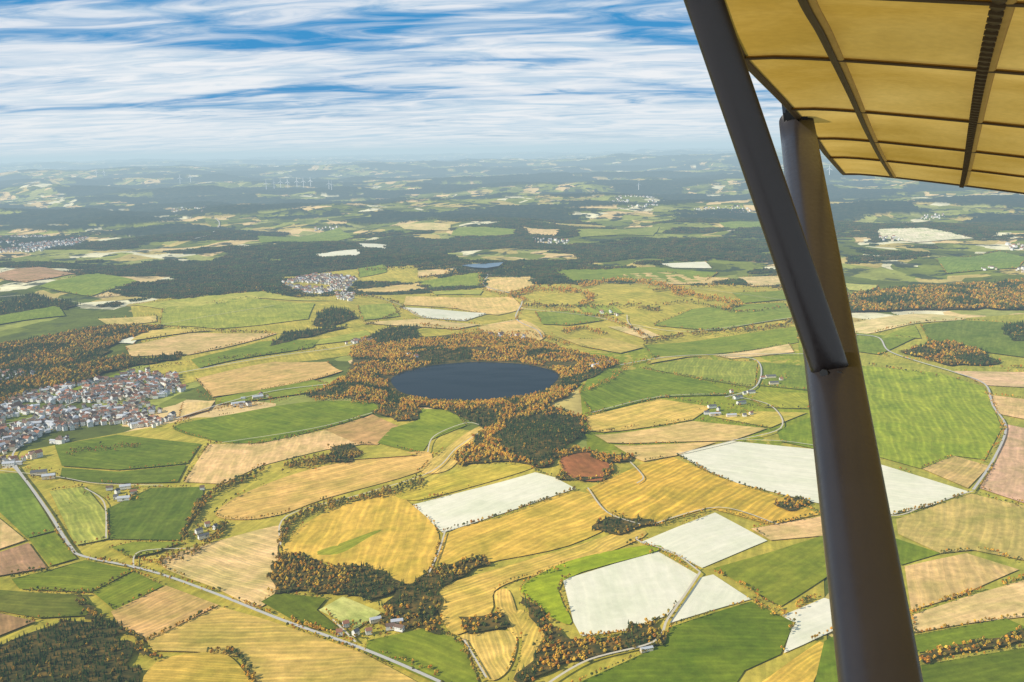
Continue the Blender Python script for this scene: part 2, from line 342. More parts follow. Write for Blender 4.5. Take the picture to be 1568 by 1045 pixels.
# smaller parcels between the main fields
('meadow_field',(166,178,78),.06,14,0,[(548,470),(600,466),(612,486),(556,492)]),('stubble_field',(228,196,128),.05,14,0,[(556,496),(645,490),(735,499),(700,506),(600,500)]),
('meadow_field',(140,160,58),.05,14,0,[(820,480),(880,478),(925,492),(870,500),(830,498)]),('hay_field',(210,182,92),.06,14,0,[(842,514),(870,522),(935,520),(985,534),(950,543),(890,532)]),
('meadow_field',(122,150,50),.05,14,0,[(292,553),(400,525),(490,522),(478,534),(400,546),(305,566)]),('hay_field',(204,182,84),.06,14,0,[(1010,548),(1090,545),(1050,549),(990,560)]),
('meadow_field',(148,168,64),.05,14,0,[(880,468),(940,470),(955,482),(900,486)]),('meadow_field',(134,158,56),.05,14,0,[(1120,450),(1200,446),(1208,460),(1140,466)]),
('stubble_field',(226,196,136),.05,14,0,[(1130,426),(1200,424),(1205,438),(1150,440)]),('meadow_field',(180,182,88),.05,14,0,[(660,448),(740,446),(735,453),(665,453)]),
('hay_field',(214,186,96),.06,14,0,[(220,508),(330,508),(290,511),(200,524)]),('meadow_field',(124,152,50),.06,14,0,[(105,600),(180,574),(250,590),(170,602)]),
('stubble_field',(226,192,126),.05,14,0,[(280,620),(330,616),(320,630),(275,642)]),('hay_field',(196,176,74),.12,12,0,[(560,690),(575,687),(640,700),(520,708)]),
('meadow_field',(150,162,60),.06,12,0,[(170,842),(205,834),(280,834),(240,850),(200,858)]),('hay_field',(190,170,80),.1,12,0,[(90,872),(128,862),(60,882)]),
('stubble_field',(230,196,134),.05,14,0,[(640,416),(700,412),(690,420),(640,426)]),('meadow_field',(148,168,70),.05,14,0,[(1350,520),(1400,500),(1410,520)]),
]
FW=[]
def bake_poly(name,P,zoff,material):
    me=bpy.data.meshes.new(name); bm=bmesh.new()
    vs=[bm.verts.new((a,b,0)) for a,b in P]; bm.faces.new(vs)
    bmesh.ops.triangulate(bm,faces=bm.faces[:],ngon_method='EAR_CLIP')
    d=np.hypot(P[:,0].mean(),P[:,1].mean()); grid=max(42,d/75)
    for ax in (0,1):
        a=math.floor(P[:,ax].min()/grid)+1
        while a*grid<P[:,ax].max():
            co=(a*grid,0,0) if ax==0 else (0,a*grid,0); no=(1,0,0) if ax==0 else (0,1,0)
            bmesh.ops.bisect_plane(bm,geom=bm.verts[:]+bm.edges[:]+bm.faces[:],plane_co=co,plane_no=no,dist=.01)
            a+=1
    X=np.array([v.co[:2] for v in bm.verts]); Z=height(X[:,0],X[:,1])
    for v,z in zip(bm.verts,Z): v.co.z=z+zoff
    E=np.roll(P,-1,0)-P; i=np.argmax((E**2).sum(1)); e=E[i]/np.linalg.norm(E[i])
    uv=bm.loops.layers.uv.new('uv')
    for f in bm.faces:
        f.normal_update()
        if f.normal.z<0: f.normal_flip()
        f.smooth=True
        for lp in f.loops:
            x,y=lp.vert.co.x,lp.vert.co.y; lp[uv].uv=(x*(-e[1])+y*e[0], x*e[0]+y*e[1])
    bm.to_mesh(me); bm.free(); me.materials.append(material)
    ob=bpy.data.objects.new(name,me); COL.objects.link(ob); return ob
hedge_pts=[]
def along(P,spacing,closed=False):
    out=[]; n=len(P)
    for i in range(n if closed else n-1):
        a=P[i]; b=P[(i+1)%n]; L=np.linalg.norm(b-a); k=int(L/spacing)
        for j in range(k): out.append(a+(b-a)*((j+random.random()*.8)/max(k,1)))
    return out
LAKE=np.array([(LX+LR*math.cos(t)*(1+.03*math.sin(3*t)+.012*math.sin(7*t)),LY+LR*math.sin(t)*(1+.03*math.cos(2*t+1)+.01*math.sin(9*t))) for t in np.linspace(0,2*math.pi,96,endpoint=False)])
for i,(nm,c,st,sp,sm,pts) in enumerate(FIELDS):
    q=smooth(pts) if sm else pts
    P=UP(q)
    ob=bake_poly(nm,P,(1.0 if i<4 else 3.2)+.03*i,FM)
    ob.color=(*(lin(c,1.0,.84) if c==P_ else lin(c)),1); ob['stripe']=float(st)*.85; ob['spacing']=float(sp); ob['mottle']=.3 if c==P_ else 1.0
    if i>=4:
        FW.append(P)
        n=len(P); dist=np.hypot(P[:,0].mean(),P[:,1].mean())
        if nm!='sports_pitch' and dist<9000:
            for k in range(n):
                a,b=P[k],P[(k+1)%n]
                if hsh(np.int64(k//(4 if sm else 1)),np.int64(i),5)<(.45 if dist<5000 else .65):
                    for h in along([a,b],7 if dist<4500 else 13):
                        if vnoise(np.array(h[0]/70),np.array(h[1]/70),4)>.42: hedge_pts.append((h[0]+random.uniform(-3,3),h[1]+random.uniform(-3,3),random.uniform(.2,.55)*(1.4 if random.random()<.15 else 1)*(1 if dist<5000 else 1.3)))
# ------------------------------------------------------------------ forests
FORESTS=[
('con',[(762,670),(780,645),(830,638),(893,642),(898,668),(865,688),(830,712),(800,708),(775,695)]),
('con',[(560,520),(600,503),(640,503),(643,520),(590,528)]),
('con',[(640,545),(665,538),(700,545),(690,556),(650,556)]),
('aut',[(478,607),(530,578),(538,545),(560,520),(600,508),(650,520),(720,512),(790,518),(850,530),(900,545),(945,558),(925,573),(885,588),(866,606),(850,628),(895,640),(898,665),(860,690),(850,715),(800,716),(760,716),(695,718),(702,700),(740,658),(700,640),(690,628),(640,625),(600,624),(560,615),(520,612)]),
('mix',[(425,852),(450,852),(520,870),(590,882),(618,903),(600,917),(520,914),(424,908)]),
('mix',[(600,915),(670,872),(740,853),(752,866),(692,892),(668,920),(680,972),(640,965),(585,962),(590,935)]),
('con',[(-30,1070),(-30,1012),(40,975),(95,952),(160,962),(190,1000),(228,1030),(235,1070)]),
('mix',[(130,905),(150,930),(185,968),(225,990),(240,1015),(215,1012),(170,965),(140,940)]),
('con',[(498,708),(508,688),(535,682),(552,695),(540,710)]),
('aut',[(845,700),(870,688),(920,695),(965,700),(970,712),(945,712),(938,738),(900,745),(852,735),(862,722),(880,737),(925,737),(935,718),(905,698),(865,704)]),
('mix',[(906,815),(930,797),(1000,799),(1008,806),(950,823)]),
('mix',[(1180,775),(1210,763),(1242,773),(1205,786)]),
('aut',[(800,915),(840,950),(880,978),(1000,965),(1018,952),(1000,985),(900,1000),(860,1030),(800,1052),(832,1005),(838,970),(800,930)]),
('aut',[(703,952),(770,944),(782,965),(712,975)]),
('con',[(475,500),(485,482),(510,474),(542,480),(545,490),(510,502)]),
('mix',[(-20,535),(60,520),(170,500),(250,503),(180,524),(160,550),(230,550),(285,543),(275,553),(190,566),(110,590),(50,600),(-20,640)]),
('con',[(408,532),(440,512),(470,508),(530,503),(500,510),(440,525)]),
('mix',[(1375,540),(1440,525),(1510,543),(1525,560),(1450,560)]),
('mix',[(1290,455),(1420,440),(1590,430),(1590,478),(1420,476),(1300,480)]),
('con',[(1540,500),(1590,495),(1590,525),(1545,525)]),
('aut',[(570,632),(600,622),(640,627),(640,645),(605,648)]),
('con',[(-20,470),(60,452),(120,468),(105,475),(80,470),(0,485)]),
('aut',[(1405,1005),(1480,990),(1568,973),(1590,985),(1480,1003),(1412,1020)]),
]
FARF=[[(60,418),(250,398),(430,400),(560,392),(560,408),(430,425),(440,440),(330,450),(200,455),(150,440)],
[(560,380),(660,384),(700,392),(690,402),(560,402)],[(770,392),(900,384),(950,380),(960,398),(900,404),(800,404)],[(1000,376),(1168,368),(1195,400),(1100,398),(1010,392)],
[(-20,330),(200,335),(360,345),(340,360),(180,362),(-20,352)],[(420,372),(600,364),(720,372),(600,378),(440,380)],[(150,470),(240,455),(200,462),(160,480)],
[(560,320),(800,325),(1000,330),(1150,330),(1100,342),(900,344),(700,340)],[(1200,330),(1400,345),(1330,352),(1200,350)],[(1290,385),(1430,375),(1420,395),(1300,405)]]
trees={'aut':[],'mix':[],'con':[]}
FP_W=[]
for _,q in FORESTS:
    P=UP(q); d=np.hypot(P[:,0].mean(),P[:,1].mean()); ext=min(P[:,0].max()-P[:,0].min(),P[:,1].max()-P[:,1].min())
    FP_W.append(rough_edge(P,14 if d<5000 else 22,float(np.clip(ext*.13,8,38))))
FF_W=[UP(q) for q in FARF]
for fi,((kind,q),P) in enumerate(zip(FORESTS,FP_W)):
    try: bake_poly('woodland_floor',P,8.0+.03*fi,FLM)
    except Exception as ex: print('floor fail',fi,ex)
    d=np.hypot(P[:,0].mean(),P[:,1].mean()); sp=float(np.clip(d/440,7.0,17)); sc=sp/8.3
    A=(P[:,0].max()-P[:,0].min())*(P[:,1].max()-P[:,1].min()); n=int(min(A/sp**2*1.15,95000))
    x=rng.uniform(P[:,0].min()-25,P[:,0].max()+25,n); y=rng.uniform(P[:,1].min()-25,P[:,1].max()+25,n)
    k=inpoly(x+rng.normal(0,6,n),y+rng.normal(0,6,n),P)
    if fi==3:
        for j in (0,1,2): k&=~inpoly(x,y,FP_W[j])
        k&=fbm(x/170,y/170,77,3)<.68
    dl=np.hypot(x-LX,y-LY); k&=dl>LR+12
    k&=vnoise(x/35,y/35,2)>.10
    x=x[k];y=y[k]
    for a,b in zip(x,y):
        r=random.random(); kk=kind
        if kind=='aut':
            if r<.14: kk='mix'
            elif vnoise(np.array(a/110),np.array(b/110),61)>.76: kk='con'
        elif kind=='mix': kk='con' if vnoise(np.array(a/150),np.array(b/150),8)>.6 and r<.8 else ('aut' if r<.35 else 'mix')
        elif kind=='con' and r<.10: kk='mix'
        trees[kk].append((a,b,random.uniform(.45,1.15)*sc*.8))
BELTS=[([(283,826),(300,790),(318,762),(385,732),(450,714),(500,706),(550,698)],11,'mix',4,.65),
([(245,862),(300,846),(335,820),(345,805)],9,'mix',5,.55),
([(430,842),(443,805),(490,780),(560,765),(605,752),(650,738)],10,'mix',5,.6),
([(300,600),(360,625),(440,612),(500,592)],5,'aut',9,.4),([(105,696),(150,690),(215,684)],7,'mix',6,.5),
([(1037,700),(1080,724),(1130,745),(1190,760),(1250,774)],2,'mix',6,.5),
([(680,817),(780,787),(882,752)],2,'mix',6,.5),([(1367,792),(1420,780),(1484,757)],2,'mix',6,.5),
([(1095,878),(1150,907),(1192,937),(1240,920)],4,'aut',6,.5),
([(1150,920),(1195,945),(1250,915)],6,'aut',8,.45),([(980,835),(1030,852),(1070,876)],3,'aut',8,.45),([(890,978),(960,972),(1020,948)],4,'aut',6,.5),
([(0,720),(50,722),(130,752),(85,790),(110,840)],3,'mix',22,.4),
([(130,858),(220,876),(330,910),(430,950),(480,965)],6,'aut',12,.5),
([(480,965),(560,996),(680,1040)],6,'aut',14,.5),
([(215,860),(250,866)],8,'aut',6,.45),
([(1395,942),(1470,915),(1568,888)],3,'aut',7,.5),([(1440,850),(1500,845),(1560,862)],3,'aut',8,.45),
([(1510,600),(1535,660),(1500,715)],3,'aut',12,.45),([(1490,757),(1568,780)],3,'mix',7,.45),
([(180,570),(270,560),(400,545),(500,535)],4,'mix',8,.5),
([(480,612),(540,616),(600,624)],8,'aut',6,.55),([(270,650),(350,625),(420,612)],4,'aut',8,.5),
([(1010,610),(1100,622),(1240,628)],2,'mix',9,.5),([(985,567),(1080,587),(1150,597)],2,'mix',10,.45),
([(1160,556),(1158,592)],2,'aut',12,.4),([(940,792),(1000,808),(1030,800),(1085,786)],4,'mix',7,.5),
([(560,985),(640,965),(700,985),(735,1045)],4,'mix',8,.5),
([(300,1003),(360,1004),(385,1045)],6,'mix',6,.55),([(500,940),(520,966)],4,'aut',10,.4),
([(585,960),(560,985),(545,990)],6,'aut',6,.45),
([(895,545),(950,560),(1000,552)],4,'aut',9,.5),
([(150,455),(300,447),(440,440)],3,'mix',10,.8),([(900,470),(960,500),(1000,522)],2,'mix',10,.7),
([(1340,545),(1420,555),(1500,562),(1568,565)],4,'aut',12,.6),([(735,420),(742,445),(800,460),(790,492)],3,'aut',12,.7),
([(780,452),(850,475),(930,490),(985,515)],4,'aut',9,.8),([(1000,470),(1060,465),(1130,480),(1218,470)],3,'mix',10,.8),
([(785,455),(820,444),(870,446),(905,456),(890,468)],7,'aut',6,1.1),([(890,440),(950,431),(1010,438),(1060,452)],6,'aut',6,1.1),([(1030,450),(1080,458),(1130,468),(1110,476)],6,'aut',6,1.1),
([(800,470),(880,472),(960,470),(1010,478)],5,'mix',7,1.0),([(864,511),(890,505),(930,515)],5,'aut',6,.9),
([(990,526),(1060,513),(1180,503),(1222,490)],6,'mix',6,.9),([(560,415),(640,412),(700,418),(640,428)],4,'mix',9,1.0),
([(560,500),(600,485),(620,470)],3,'mix',9,.7),([(200,500),(330,508),(410,512)],3,'mix',8,.7),([(1330,560),(1400,572),(1500,590)],2,'mix',9,.6),
([(900,600),(940,580),(960,562)],5,'aut',8,.5),([(645,500),(740,510),(820,515),(870,530)],5,'aut',8,.7),
([(897,638),(1010,611),(1120,607)],2,'mix',8,.5),([(910,666),(1060,646),(1180,658)],2,'mix',9,.5),([(320,680),(395,682),(480,664),(555,642)],2,'mix',8,.5),
([(282,742),(300,710),(320,684)],2,'mix',6,.5),([(1225,445),(1100,440),(1000,447)],3,'mix',9,1.0),([(450,455),(560,455),(610,466)],3,'mix',9,.9),
]
for pl,hw,kind,spc,sc in BELTS:
    q=np.array(smooth(pl,False,8)); PW=UP(q); L=np.linalg.norm(np.diff(PW,axis=0),axis=1).sum()
    rows=max(1,hw/2.2); n=int(L/spc*rows); t=rng.uniform(0,len(q)-1.001,n); i=t.astype(int); f=(t-i)[:,None]
    pp=q[i]*(1-f)+q[i+1]*f; wn=.25+1.0*vnoise(t*.35+hw,t*0+sc*7,19)
    pp[:,1]+=rng.normal(0,.42,n)*hw*wn; pp[:,0]+=rng.normal(0,.6,n)*min(hw,5)
    Wp=UP(pp); kp=(vnoise(Wp[:,0]/55,Wp[:,1]/55,23)>.22)&(np.hypot(Wp[:,0]-LX,Wp[:,1]-LY)>LR+10)
    for a,b in Wp[kp]:
        kk=kind if random.random()<.72 else random.choice(['aut','mix'])
        trees[kk].append((a,b,random.uniform(.5,1.2)*sc))
for a,b,s in hedge_pts: trees['mix' if random.random()<.6 else 'aut'].append((a,b,s))
def farmask(x,y):
    d=np.hypot(x,y); n=fbm(x/1500+3,y/950+8,21,5); th=.545-.03*sst(6500,11000,d)-.065*sst(12000,20000,d)
    m=(n>th)&(d>6600)
    for P in FF_W: m|=inpoly(x,y,P)&(n>.36)
    return m
# ------------------------------------------------------------------ ground sheet
def build_ground():
    NT,NR=1150,840
    th=np.linspace(-math.radians(56),math.radians(56),NT); r=150*(170000/150)**(np.linspace(0,1,NR))
    Rr,Th=np.meshgrid(r,th,indexing='ij'); x=(Rr*np.sin(Th)).ravel(); y=(Rr*np.cos(Th)-100).ravel()
    z=height(x,y); d=np.hypot(x,y)
    m=farmask(x,y)
    ex=np.zeros(len(x),bool)
    for P in FW: ex|=inpoly(x,y,P)
    m&=~ex
    lift=(m&(d>12500))*(14+18*hsh(np.arange(len(x)).astype(np.int64),np.int64(3),1))
    z=z+lift-.6*(ex)
    dl=np.hypot(x-LX,y-LY); z=np.where(dl<LR-6,-4,z)
    me=bpy.data.meshes.new('ground'); nv=len(x); me.vertices.add(nv)
    me.vertices.foreach_set('co',np.stack([x,y,z],1).astype(np.float32).ravel())
    i=np.arange(NR-1)[:,None]*NT+np.arange(NT-1)[None]; i=i.ravel()
    q=np.stack([i,i+NT,i+NT+1,i+1],1)[:, ::-1]; nf=len(q)
    me.loops.add(nf*4); me.loops.foreach_set('vertex_index',q.astype(np.int32).ravel())
    me.polygons.add(nf); me.polygons.foreach_set('loop_start',(np.arange(nf)*4).astype(np.int32))
    me.update(calc_edges=True); me.validate()
    me.shade_smooth()
    at=me.attributes.new('forest','FLOAT','POINT'); at.data.foreach_set('value',m.astype(np.float32))
    me.materials.append(GM); ob=bpy.data.objects.new('ground',me); COL.objects.link(ob)
build_ground()
# ------------------------------------------------------------------ lakes
def water(name):
    m,nt,n,l=mat(name); g=N(nt,'ShaderNodeNewGeometry').outputs['Position']
    b=finish(nt,(.008,.020,.032),.1,.03)
    b.inputs['IOR'].default_value=1.2
    bp=N(nt,'ShaderNodeBump'); bp.inputs['Strength'].default_value=.2; bp.inputs['Distance'].default_value=.4
    l.new(noise(nt,g,.12,4),bp.inputs['Height']); l.new(bp.outputs[0],b.inputs['Normal'])
    l.new(ramp(nt,noise(nt,mapping(nt,g,(.004,.015,1)),1.0,5),[(.4,.05),(.6,.25)]),b.inputs['Roughness']); return m
WM=water('lake_water')
def flatpoly(name,P,z,m):
    me=bpy.data.meshes.new(name); me.from_pydata([(a,b,z) for a,b in P],[],[list(range(len(P)))]); me.materials.append(m)
    o=bpy.data.objects.new(name,me); COL.objects.link(o)
    if me.polygons[0].normal.z<0: me.flip_normals()
    return o
zl=float(height(np.array([LX]),np.array([LY]))[0])
flatpoly('lake',LAKE,zl+9.6,WM)
PD=UP([(706,409),(722,405),(745,405),(771,405),(764,413),(745,417),(725,415)]); pz=height(PD[:,0],PD[:,1]).max()
WM2=simple('pond_water',(.10,.17,.23),.3,.3,.05)
flatpoly('pond',PD,float(pz)+5,WM2)
# ------------------------------------------------------------------ roads
ROADS=[('road',M_road,8,[(-20,700),(15,715),(38,738),(75,790),(108,842),(130,858),(230,880),(330,915),(430,955),(560,1002),(660,1045),(700,1065)]),
('farm_track',M_track,5,[(830,1060),(900,1018),(1000,990),(1022,955),(1050,915),(1072,882)]),
('farm_track',M_track,4.5,[(1072,882),(1030,852),(980,835),(975,828)]),
('farm_track',M_track,4,[(655,888),(672,850),(682,818)]),('farm_track',M_track,4,[(545,990),(520,965),(510,955)]),
('farm_track',M_track,4,[(655,697),(665,672),(712,652),(735,655)]),
('farm_track',M_track,4,[(130,752),(160,775),(163,830)]),
('road',M_road,7,[(1305,515),(1345,520),(1360,540),(1400,555),(1460,573),(1508,592),(1520,625),(1540,660),(1520,710),(1490,755)]),
('farm_track',M_track,4,[(1490,757),(1420,778),(1372,795),(1300,790)]),
('road',M_road,7,[(690,412),(745,420),(742,440),(798,458),(790,490),(822,508),(830,520)]),
('road',M_road,7,[(270,575),(340,562),(430,547),(520,535),(570,520)]),
('road',M_road,7,[(950,562),(1020,550),(1095,546),(1230,545)]),
('road',M_road,6,[(1100,547),(1160,556),(1158,595),(1110,612)]),
('farm_track',M_track,5,[(1120,610),(1180,625),(1195,660),(1120,680),(1035,700)]),
('farm_track',M_track,4,[(900,752),(930,790),(980,808)]),
('farm_track',M_track,4,[(965,712),(985,735),(975,745)]),
('road',M_road,14,[(330,335),(336,345),(322,360),(292,368)]),
('farm_track',M_track,5,[(220,505),(300,490),(420,470)]),('farm_track',M_track,5,[(960,485),(965,500),(1000,520)]),
('farm_track',M_track,3.5,[(340,682),(480,660),(570,636)]),('farm_track',M_track,4,[(710,985),(745,1045)]),
('farm_track',M_track,3.5,[(205,876),(215,850),(300,845)]),
('farm_track',M_track,4,[(0,725),(90,735),(150,745),(250,748)]),
('farm_track',M_track,6,[(150,472),(60,455),(0,457)]),
('road',M_road,6,[(38,738),(20,700),(60,670),(130,640),(200,620),(280,598)]),('road',M_road,6,[(-20,660),(60,640),(150,605),(230,580)]),
('farm_track',M_track,5,[(800,475),(900,486),(970,500),(1060,510),(1218,488)]),('farm_track',M_track,5,[(550,450),(610,468),(650,490),(740,500),(790,492)]),
('farm_track',M_track,4,[(905,636),(1010,611),(1120,607)]),('farm_track',M_track,4,[(1190,808),(1100,782),(1000,808)]),('farm_track',M_track,4,[(1270,690),(1200,680),(1120,677)]),
('road',M_road,6,[(500,592),(420,602),(340,622),(270,645)]),('farm_track',M_track,5,[(1218,465),(1130,452),(1000,438),(850,432),(745,422)]),
('farm_track',M_track,4,[(745,660),(700,690),(660,727),(560,760),(440,795),(430,840)]),
]
for nm,m,w,pl in ROADS:
    P=UP(smooth(pl,False,6))
    Q=[P[0]]
    for a,b in zip(P[:-1],P[1:]):
        k=max(1,int(np.linalg.norm(b-a)/30))
        for j in range(1,k+1): Q.append(a+(b-a)*j/k)
    Q=np.array(Q); T=np.gradient(Q,axis=0); T/=np.linalg.norm(T,axis=1)[:,None]; Nn=np.stack([-T[:,1],T[:,0]],1)
    vs=[];fs=[]
    A=Q+Nn*w/2;B=Q-Nn*w/2; za=height(A[:,0],A[:,1])+9.4; zb=height(B[:,0],B[:,1])+9.4
    for i in range(len(Q)): vs+=[(A[i,0],A[i,1],za[i]),(B[i,0],B[i,1],zb[i])]
    for i in range(len(Q)-1): fs.append((2*i,2*i+1,2*i+3,2*i+2))
    me=bpy.data.meshes.new(nm); me.from_pydata(vs,[],fs); me.materials.append(m); o=bpy.data.objects.new(nm,me); COL.objects.link(o)
# ------------------------------------------------------------------ tree prototypes (instanced)
ICO={}
def ico(sub):
    if sub not in ICO:
        bm=bmesh.new(); bmesh.ops.create_icosphere(bm,subdivisions=sub,radius=1)
        ICO[sub]=(np.array([v.co[:] for v in bm.verts]),[[v.index for v in f.verts] for f in bm.faces]); bm.free()
    return ICO[sub]
def cone(vs,fs,ms,a,b,ra,rb,n=6,mi=0):
    a=np.array(a,float);b=np.array(b,float);d=b-a;d/=np.linalg.norm(d);u=np.cross(d,[.3,.9,.1]);u/=np.linalg.norm(u);w=np.cross(d,u);s=len(vs)
    for c,r in ((a,ra),(b,rb)):
        for i in range(n):
            t=2*math.pi*i/n; vs.append(tuple(c+r*(math.cos(t)*u+math.sin(t)*w)))
    for i in range(n): fs.append((s+i,s+(i+1)%n,s+n+(i+1)%n,s+n+i)); ms.append(mi)
def blob(vs,fs,ms,c,r,sub=1,j=.28,leaf=20,ls=.9):
    V,Fc=ico(sub); s=len(vs); Q=V*(1+rng.uniform(-j,j,(len(V),1)))*np.array(r)+np.array(c)
    vs+= [tuple(q) for q in Q]
    for f in Fc: fs.append([s+k for k in f]); ms.append(1)
    for _ in range(leaf):
        d=rng.normal(size=3); d/=np.linalg.norm(d); o=np.array(c)+d*np.array(r)*rng.uniform(.95,1.25)
        u=np.cross(d,rng.normal(size=3));u/=np.linalg.norm(u);w=np.cross(u,d)+d*rng.uniform(-.5,.5);w/=np.linalg.norm(w); k=ls*rng.uniform(.5,1.1); s=len(vs)
        vs+= [tuple(o+u*k),tuple(o+w*k),tuple(o-u*k*.8),tuple(o-w*k*.9)]; fs.append((s,s+1,s+2,s+3)); ms.append(1)
def mkproto(name,vs,fs,ms,mats):
    me=bpy.data.meshes.new(name); me.from_pydata([tuple(map(float,v)) for v in vs],[],[list(f) for f in fs])
    for m in mats: me.materials.append(m)
    me.polygons.foreach_set('material_index',ms); me.update(); return bpy.data.objects.new(name,me)
def broad(name,fm):
    vs,fs,ms=[],[],[]; cone(vs,fs,ms,(0,0,-5),(0,0,8),.45,.22)
    for k in range(7):
        t=k*2*math.pi/6+rng.uniform(-.4,.4); rr=3.0 if k<6 else 0; z=rng.uniform(7,11.5) if k<6 else 13
        c=(rr*math.cos(t),rr*math.sin(t),z); cone(vs,fs,ms,(0,0,5+.3*k),c,.16,.06,4)
        q=rng.uniform(1.9,3.0); blob(vs,fs,ms,c,(q,q,q*.95))
    return mkproto(name,vs,fs,ms,[M_bark,fm])
def conif(name,fm):
    vs,fs,ms=[],[],[]; cone(vs,fs,ms,(0,0,-5),(0,0,17),.35,.05)
    for k in range(8):
        z=3+k*1.9; r=3.9*(1-k/8.6); n=12; s=len(vs); vs.append((0,0,z+3.0))
        for i in range(n):
            t=2*math.pi*i/n+k; q=r*(1.0 if i%2 else .62)*rng.uniform(.8,1.15); vs.append((q*math.cos(t),q*math.sin(t),z-(.7 if i%2 else 0)+rng.uniform(-.3,.3)))
        for i in range(n): fs.append((s,s+1+i,s+1+(i+1)%n)); ms.append(1)
    return mkproto(name,vs,fs,ms,[M_bark,fm])
def stand(name,fm):
    vs,fs,ms=[],[],[]
    for k in range(26):
        a,b=rng.uniform(-32,32,2); q=rng.uniform(4.5,7); z=rng.uniform(5,9)
        if rng.random()<.3:
            s=len(vs); vs.append((a,b,z+9)); n=7
            for i in range(n): t=2*math.pi*i/n; vs.append((a+5*math.cos(t),b+5*math.sin(t),z-6))
            for i in range(n): fs.append((s,s+1+i,s+1+(i+1)%n)); ms.append(1)
        else: blob(vs,fs,ms,(a,b,z),(q,q,q*.9),1,.3,3,1.8)
        cone(vs,fs,ms,(a,b,-6),(a,b,z),.5,.3,4)
    return mkproto(name,vs,fs,ms,[M_bark,fm])
def coll(name,obs):
    c=bpy.data.collections.new(name)
    for o in obs: c.objects.link(o)
    return c
PC={'aut':coll('autumn_tree_kinds',[broad('autumn_tree_a',M_aut),broad('autumn_tree_b',M_aut),broad('autumn_tree_c',M_aut)]),
'mix':coll('mixed_tree_kinds',[broad('mixed_tree_a',M_mix),broad('mixed_tree_b',M_mix),broad('mixed_tree_c',M_mix)]),
'con':coll('conifer_kinds',[conif('conifer_a',M_con),conif('conifer_b',M_con)]),
'stand':coll('tree_stand_kinds',[stand('tree_stand_a',M_dist),stand('tree_stand_b',M_dist),stand('tree_stand_c',M_con),stand('tree_stand_d',M_dist)])}
def scatter(name,pts,col,rots=None,zo=1.5):
    if len(pts)==0: return
    A=np.array(pts,float); z=height(A[:,0],A[:,1])
    z=z+zo; n=len(A); me=bpy.data.meshes.new(name); me.vertices.add(n)
    me.vertices.foreach_set('co',np.stack([A[:,0],A[:,1],z],1).astype(np.float32).ravel())
    at=me.attributes.new('sc','FLOAT','POINT'); at.data.foreach_set('value',A[:,2].astype(np.float32))
    rr=rng.uniform(0,6.283,n) if rots is None else np.array(rots)
    at=me.attributes.new('rz','FLOAT','POINT'); at.data.foreach_set('value',rr.astype(np.float32))
    ob=bpy.data.objects.new(name,me); COL.objects.link(ob)
    ng=bpy.data.node_groups.new(name+'_scatter','GeometryNodeTree')
    ng.interface.new_socket('Geometry',in_out='INPUT',socket_type='NodeSocketGeometry'); ng.interface.new_socket('Geometry',in_out='OUTPUT',socket_type='NodeSocketGeometry')
    nn=ng.nodes; L=ng.links; gi=nn.new('NodeGroupInput'); go=nn.new('NodeGroupOutput')
    ip=nn.new('GeometryNodeInstanceOnPoints'); ci=nn.new('GeometryNodeCollectionInfo'); ci.inputs['Collection'].default_value=col
    ci.inputs['Separate Children'].default_value=True; ci.inputs['Reset Children'].default_value=True
    ip.inputs['Pick Instance'].default_value=True
    a1=nn.new('GeometryNodeInputNamedAttribute'); a1.data_type='FLOAT'; a1.inputs['Name'].default_value='sc'
    a2=nn.new('GeometryNodeInputNamedAttribute'); a2.data_type='FLOAT'; a2.inputs['Name'].default_value='rz'
    cx=nn.new('ShaderNodeCombineXYZ'); L.new(a2.outputs[0],cx.inputs[2])
    L.new(gi.outputs[0],ip.inputs['Points']); L.new(ci.outputs[0],ip.inputs['Instance'])
    L.new(cx.outputs[0],ip.inputs['Rotation']); L.new(a1.outputs[0],ip.inputs['Scale']); L.new(ip.outputs[0],go.inputs[0])
    mo=ob.modifiers.new('scatter','NODES'); mo.node_group=ng
    print(name,n); return ob
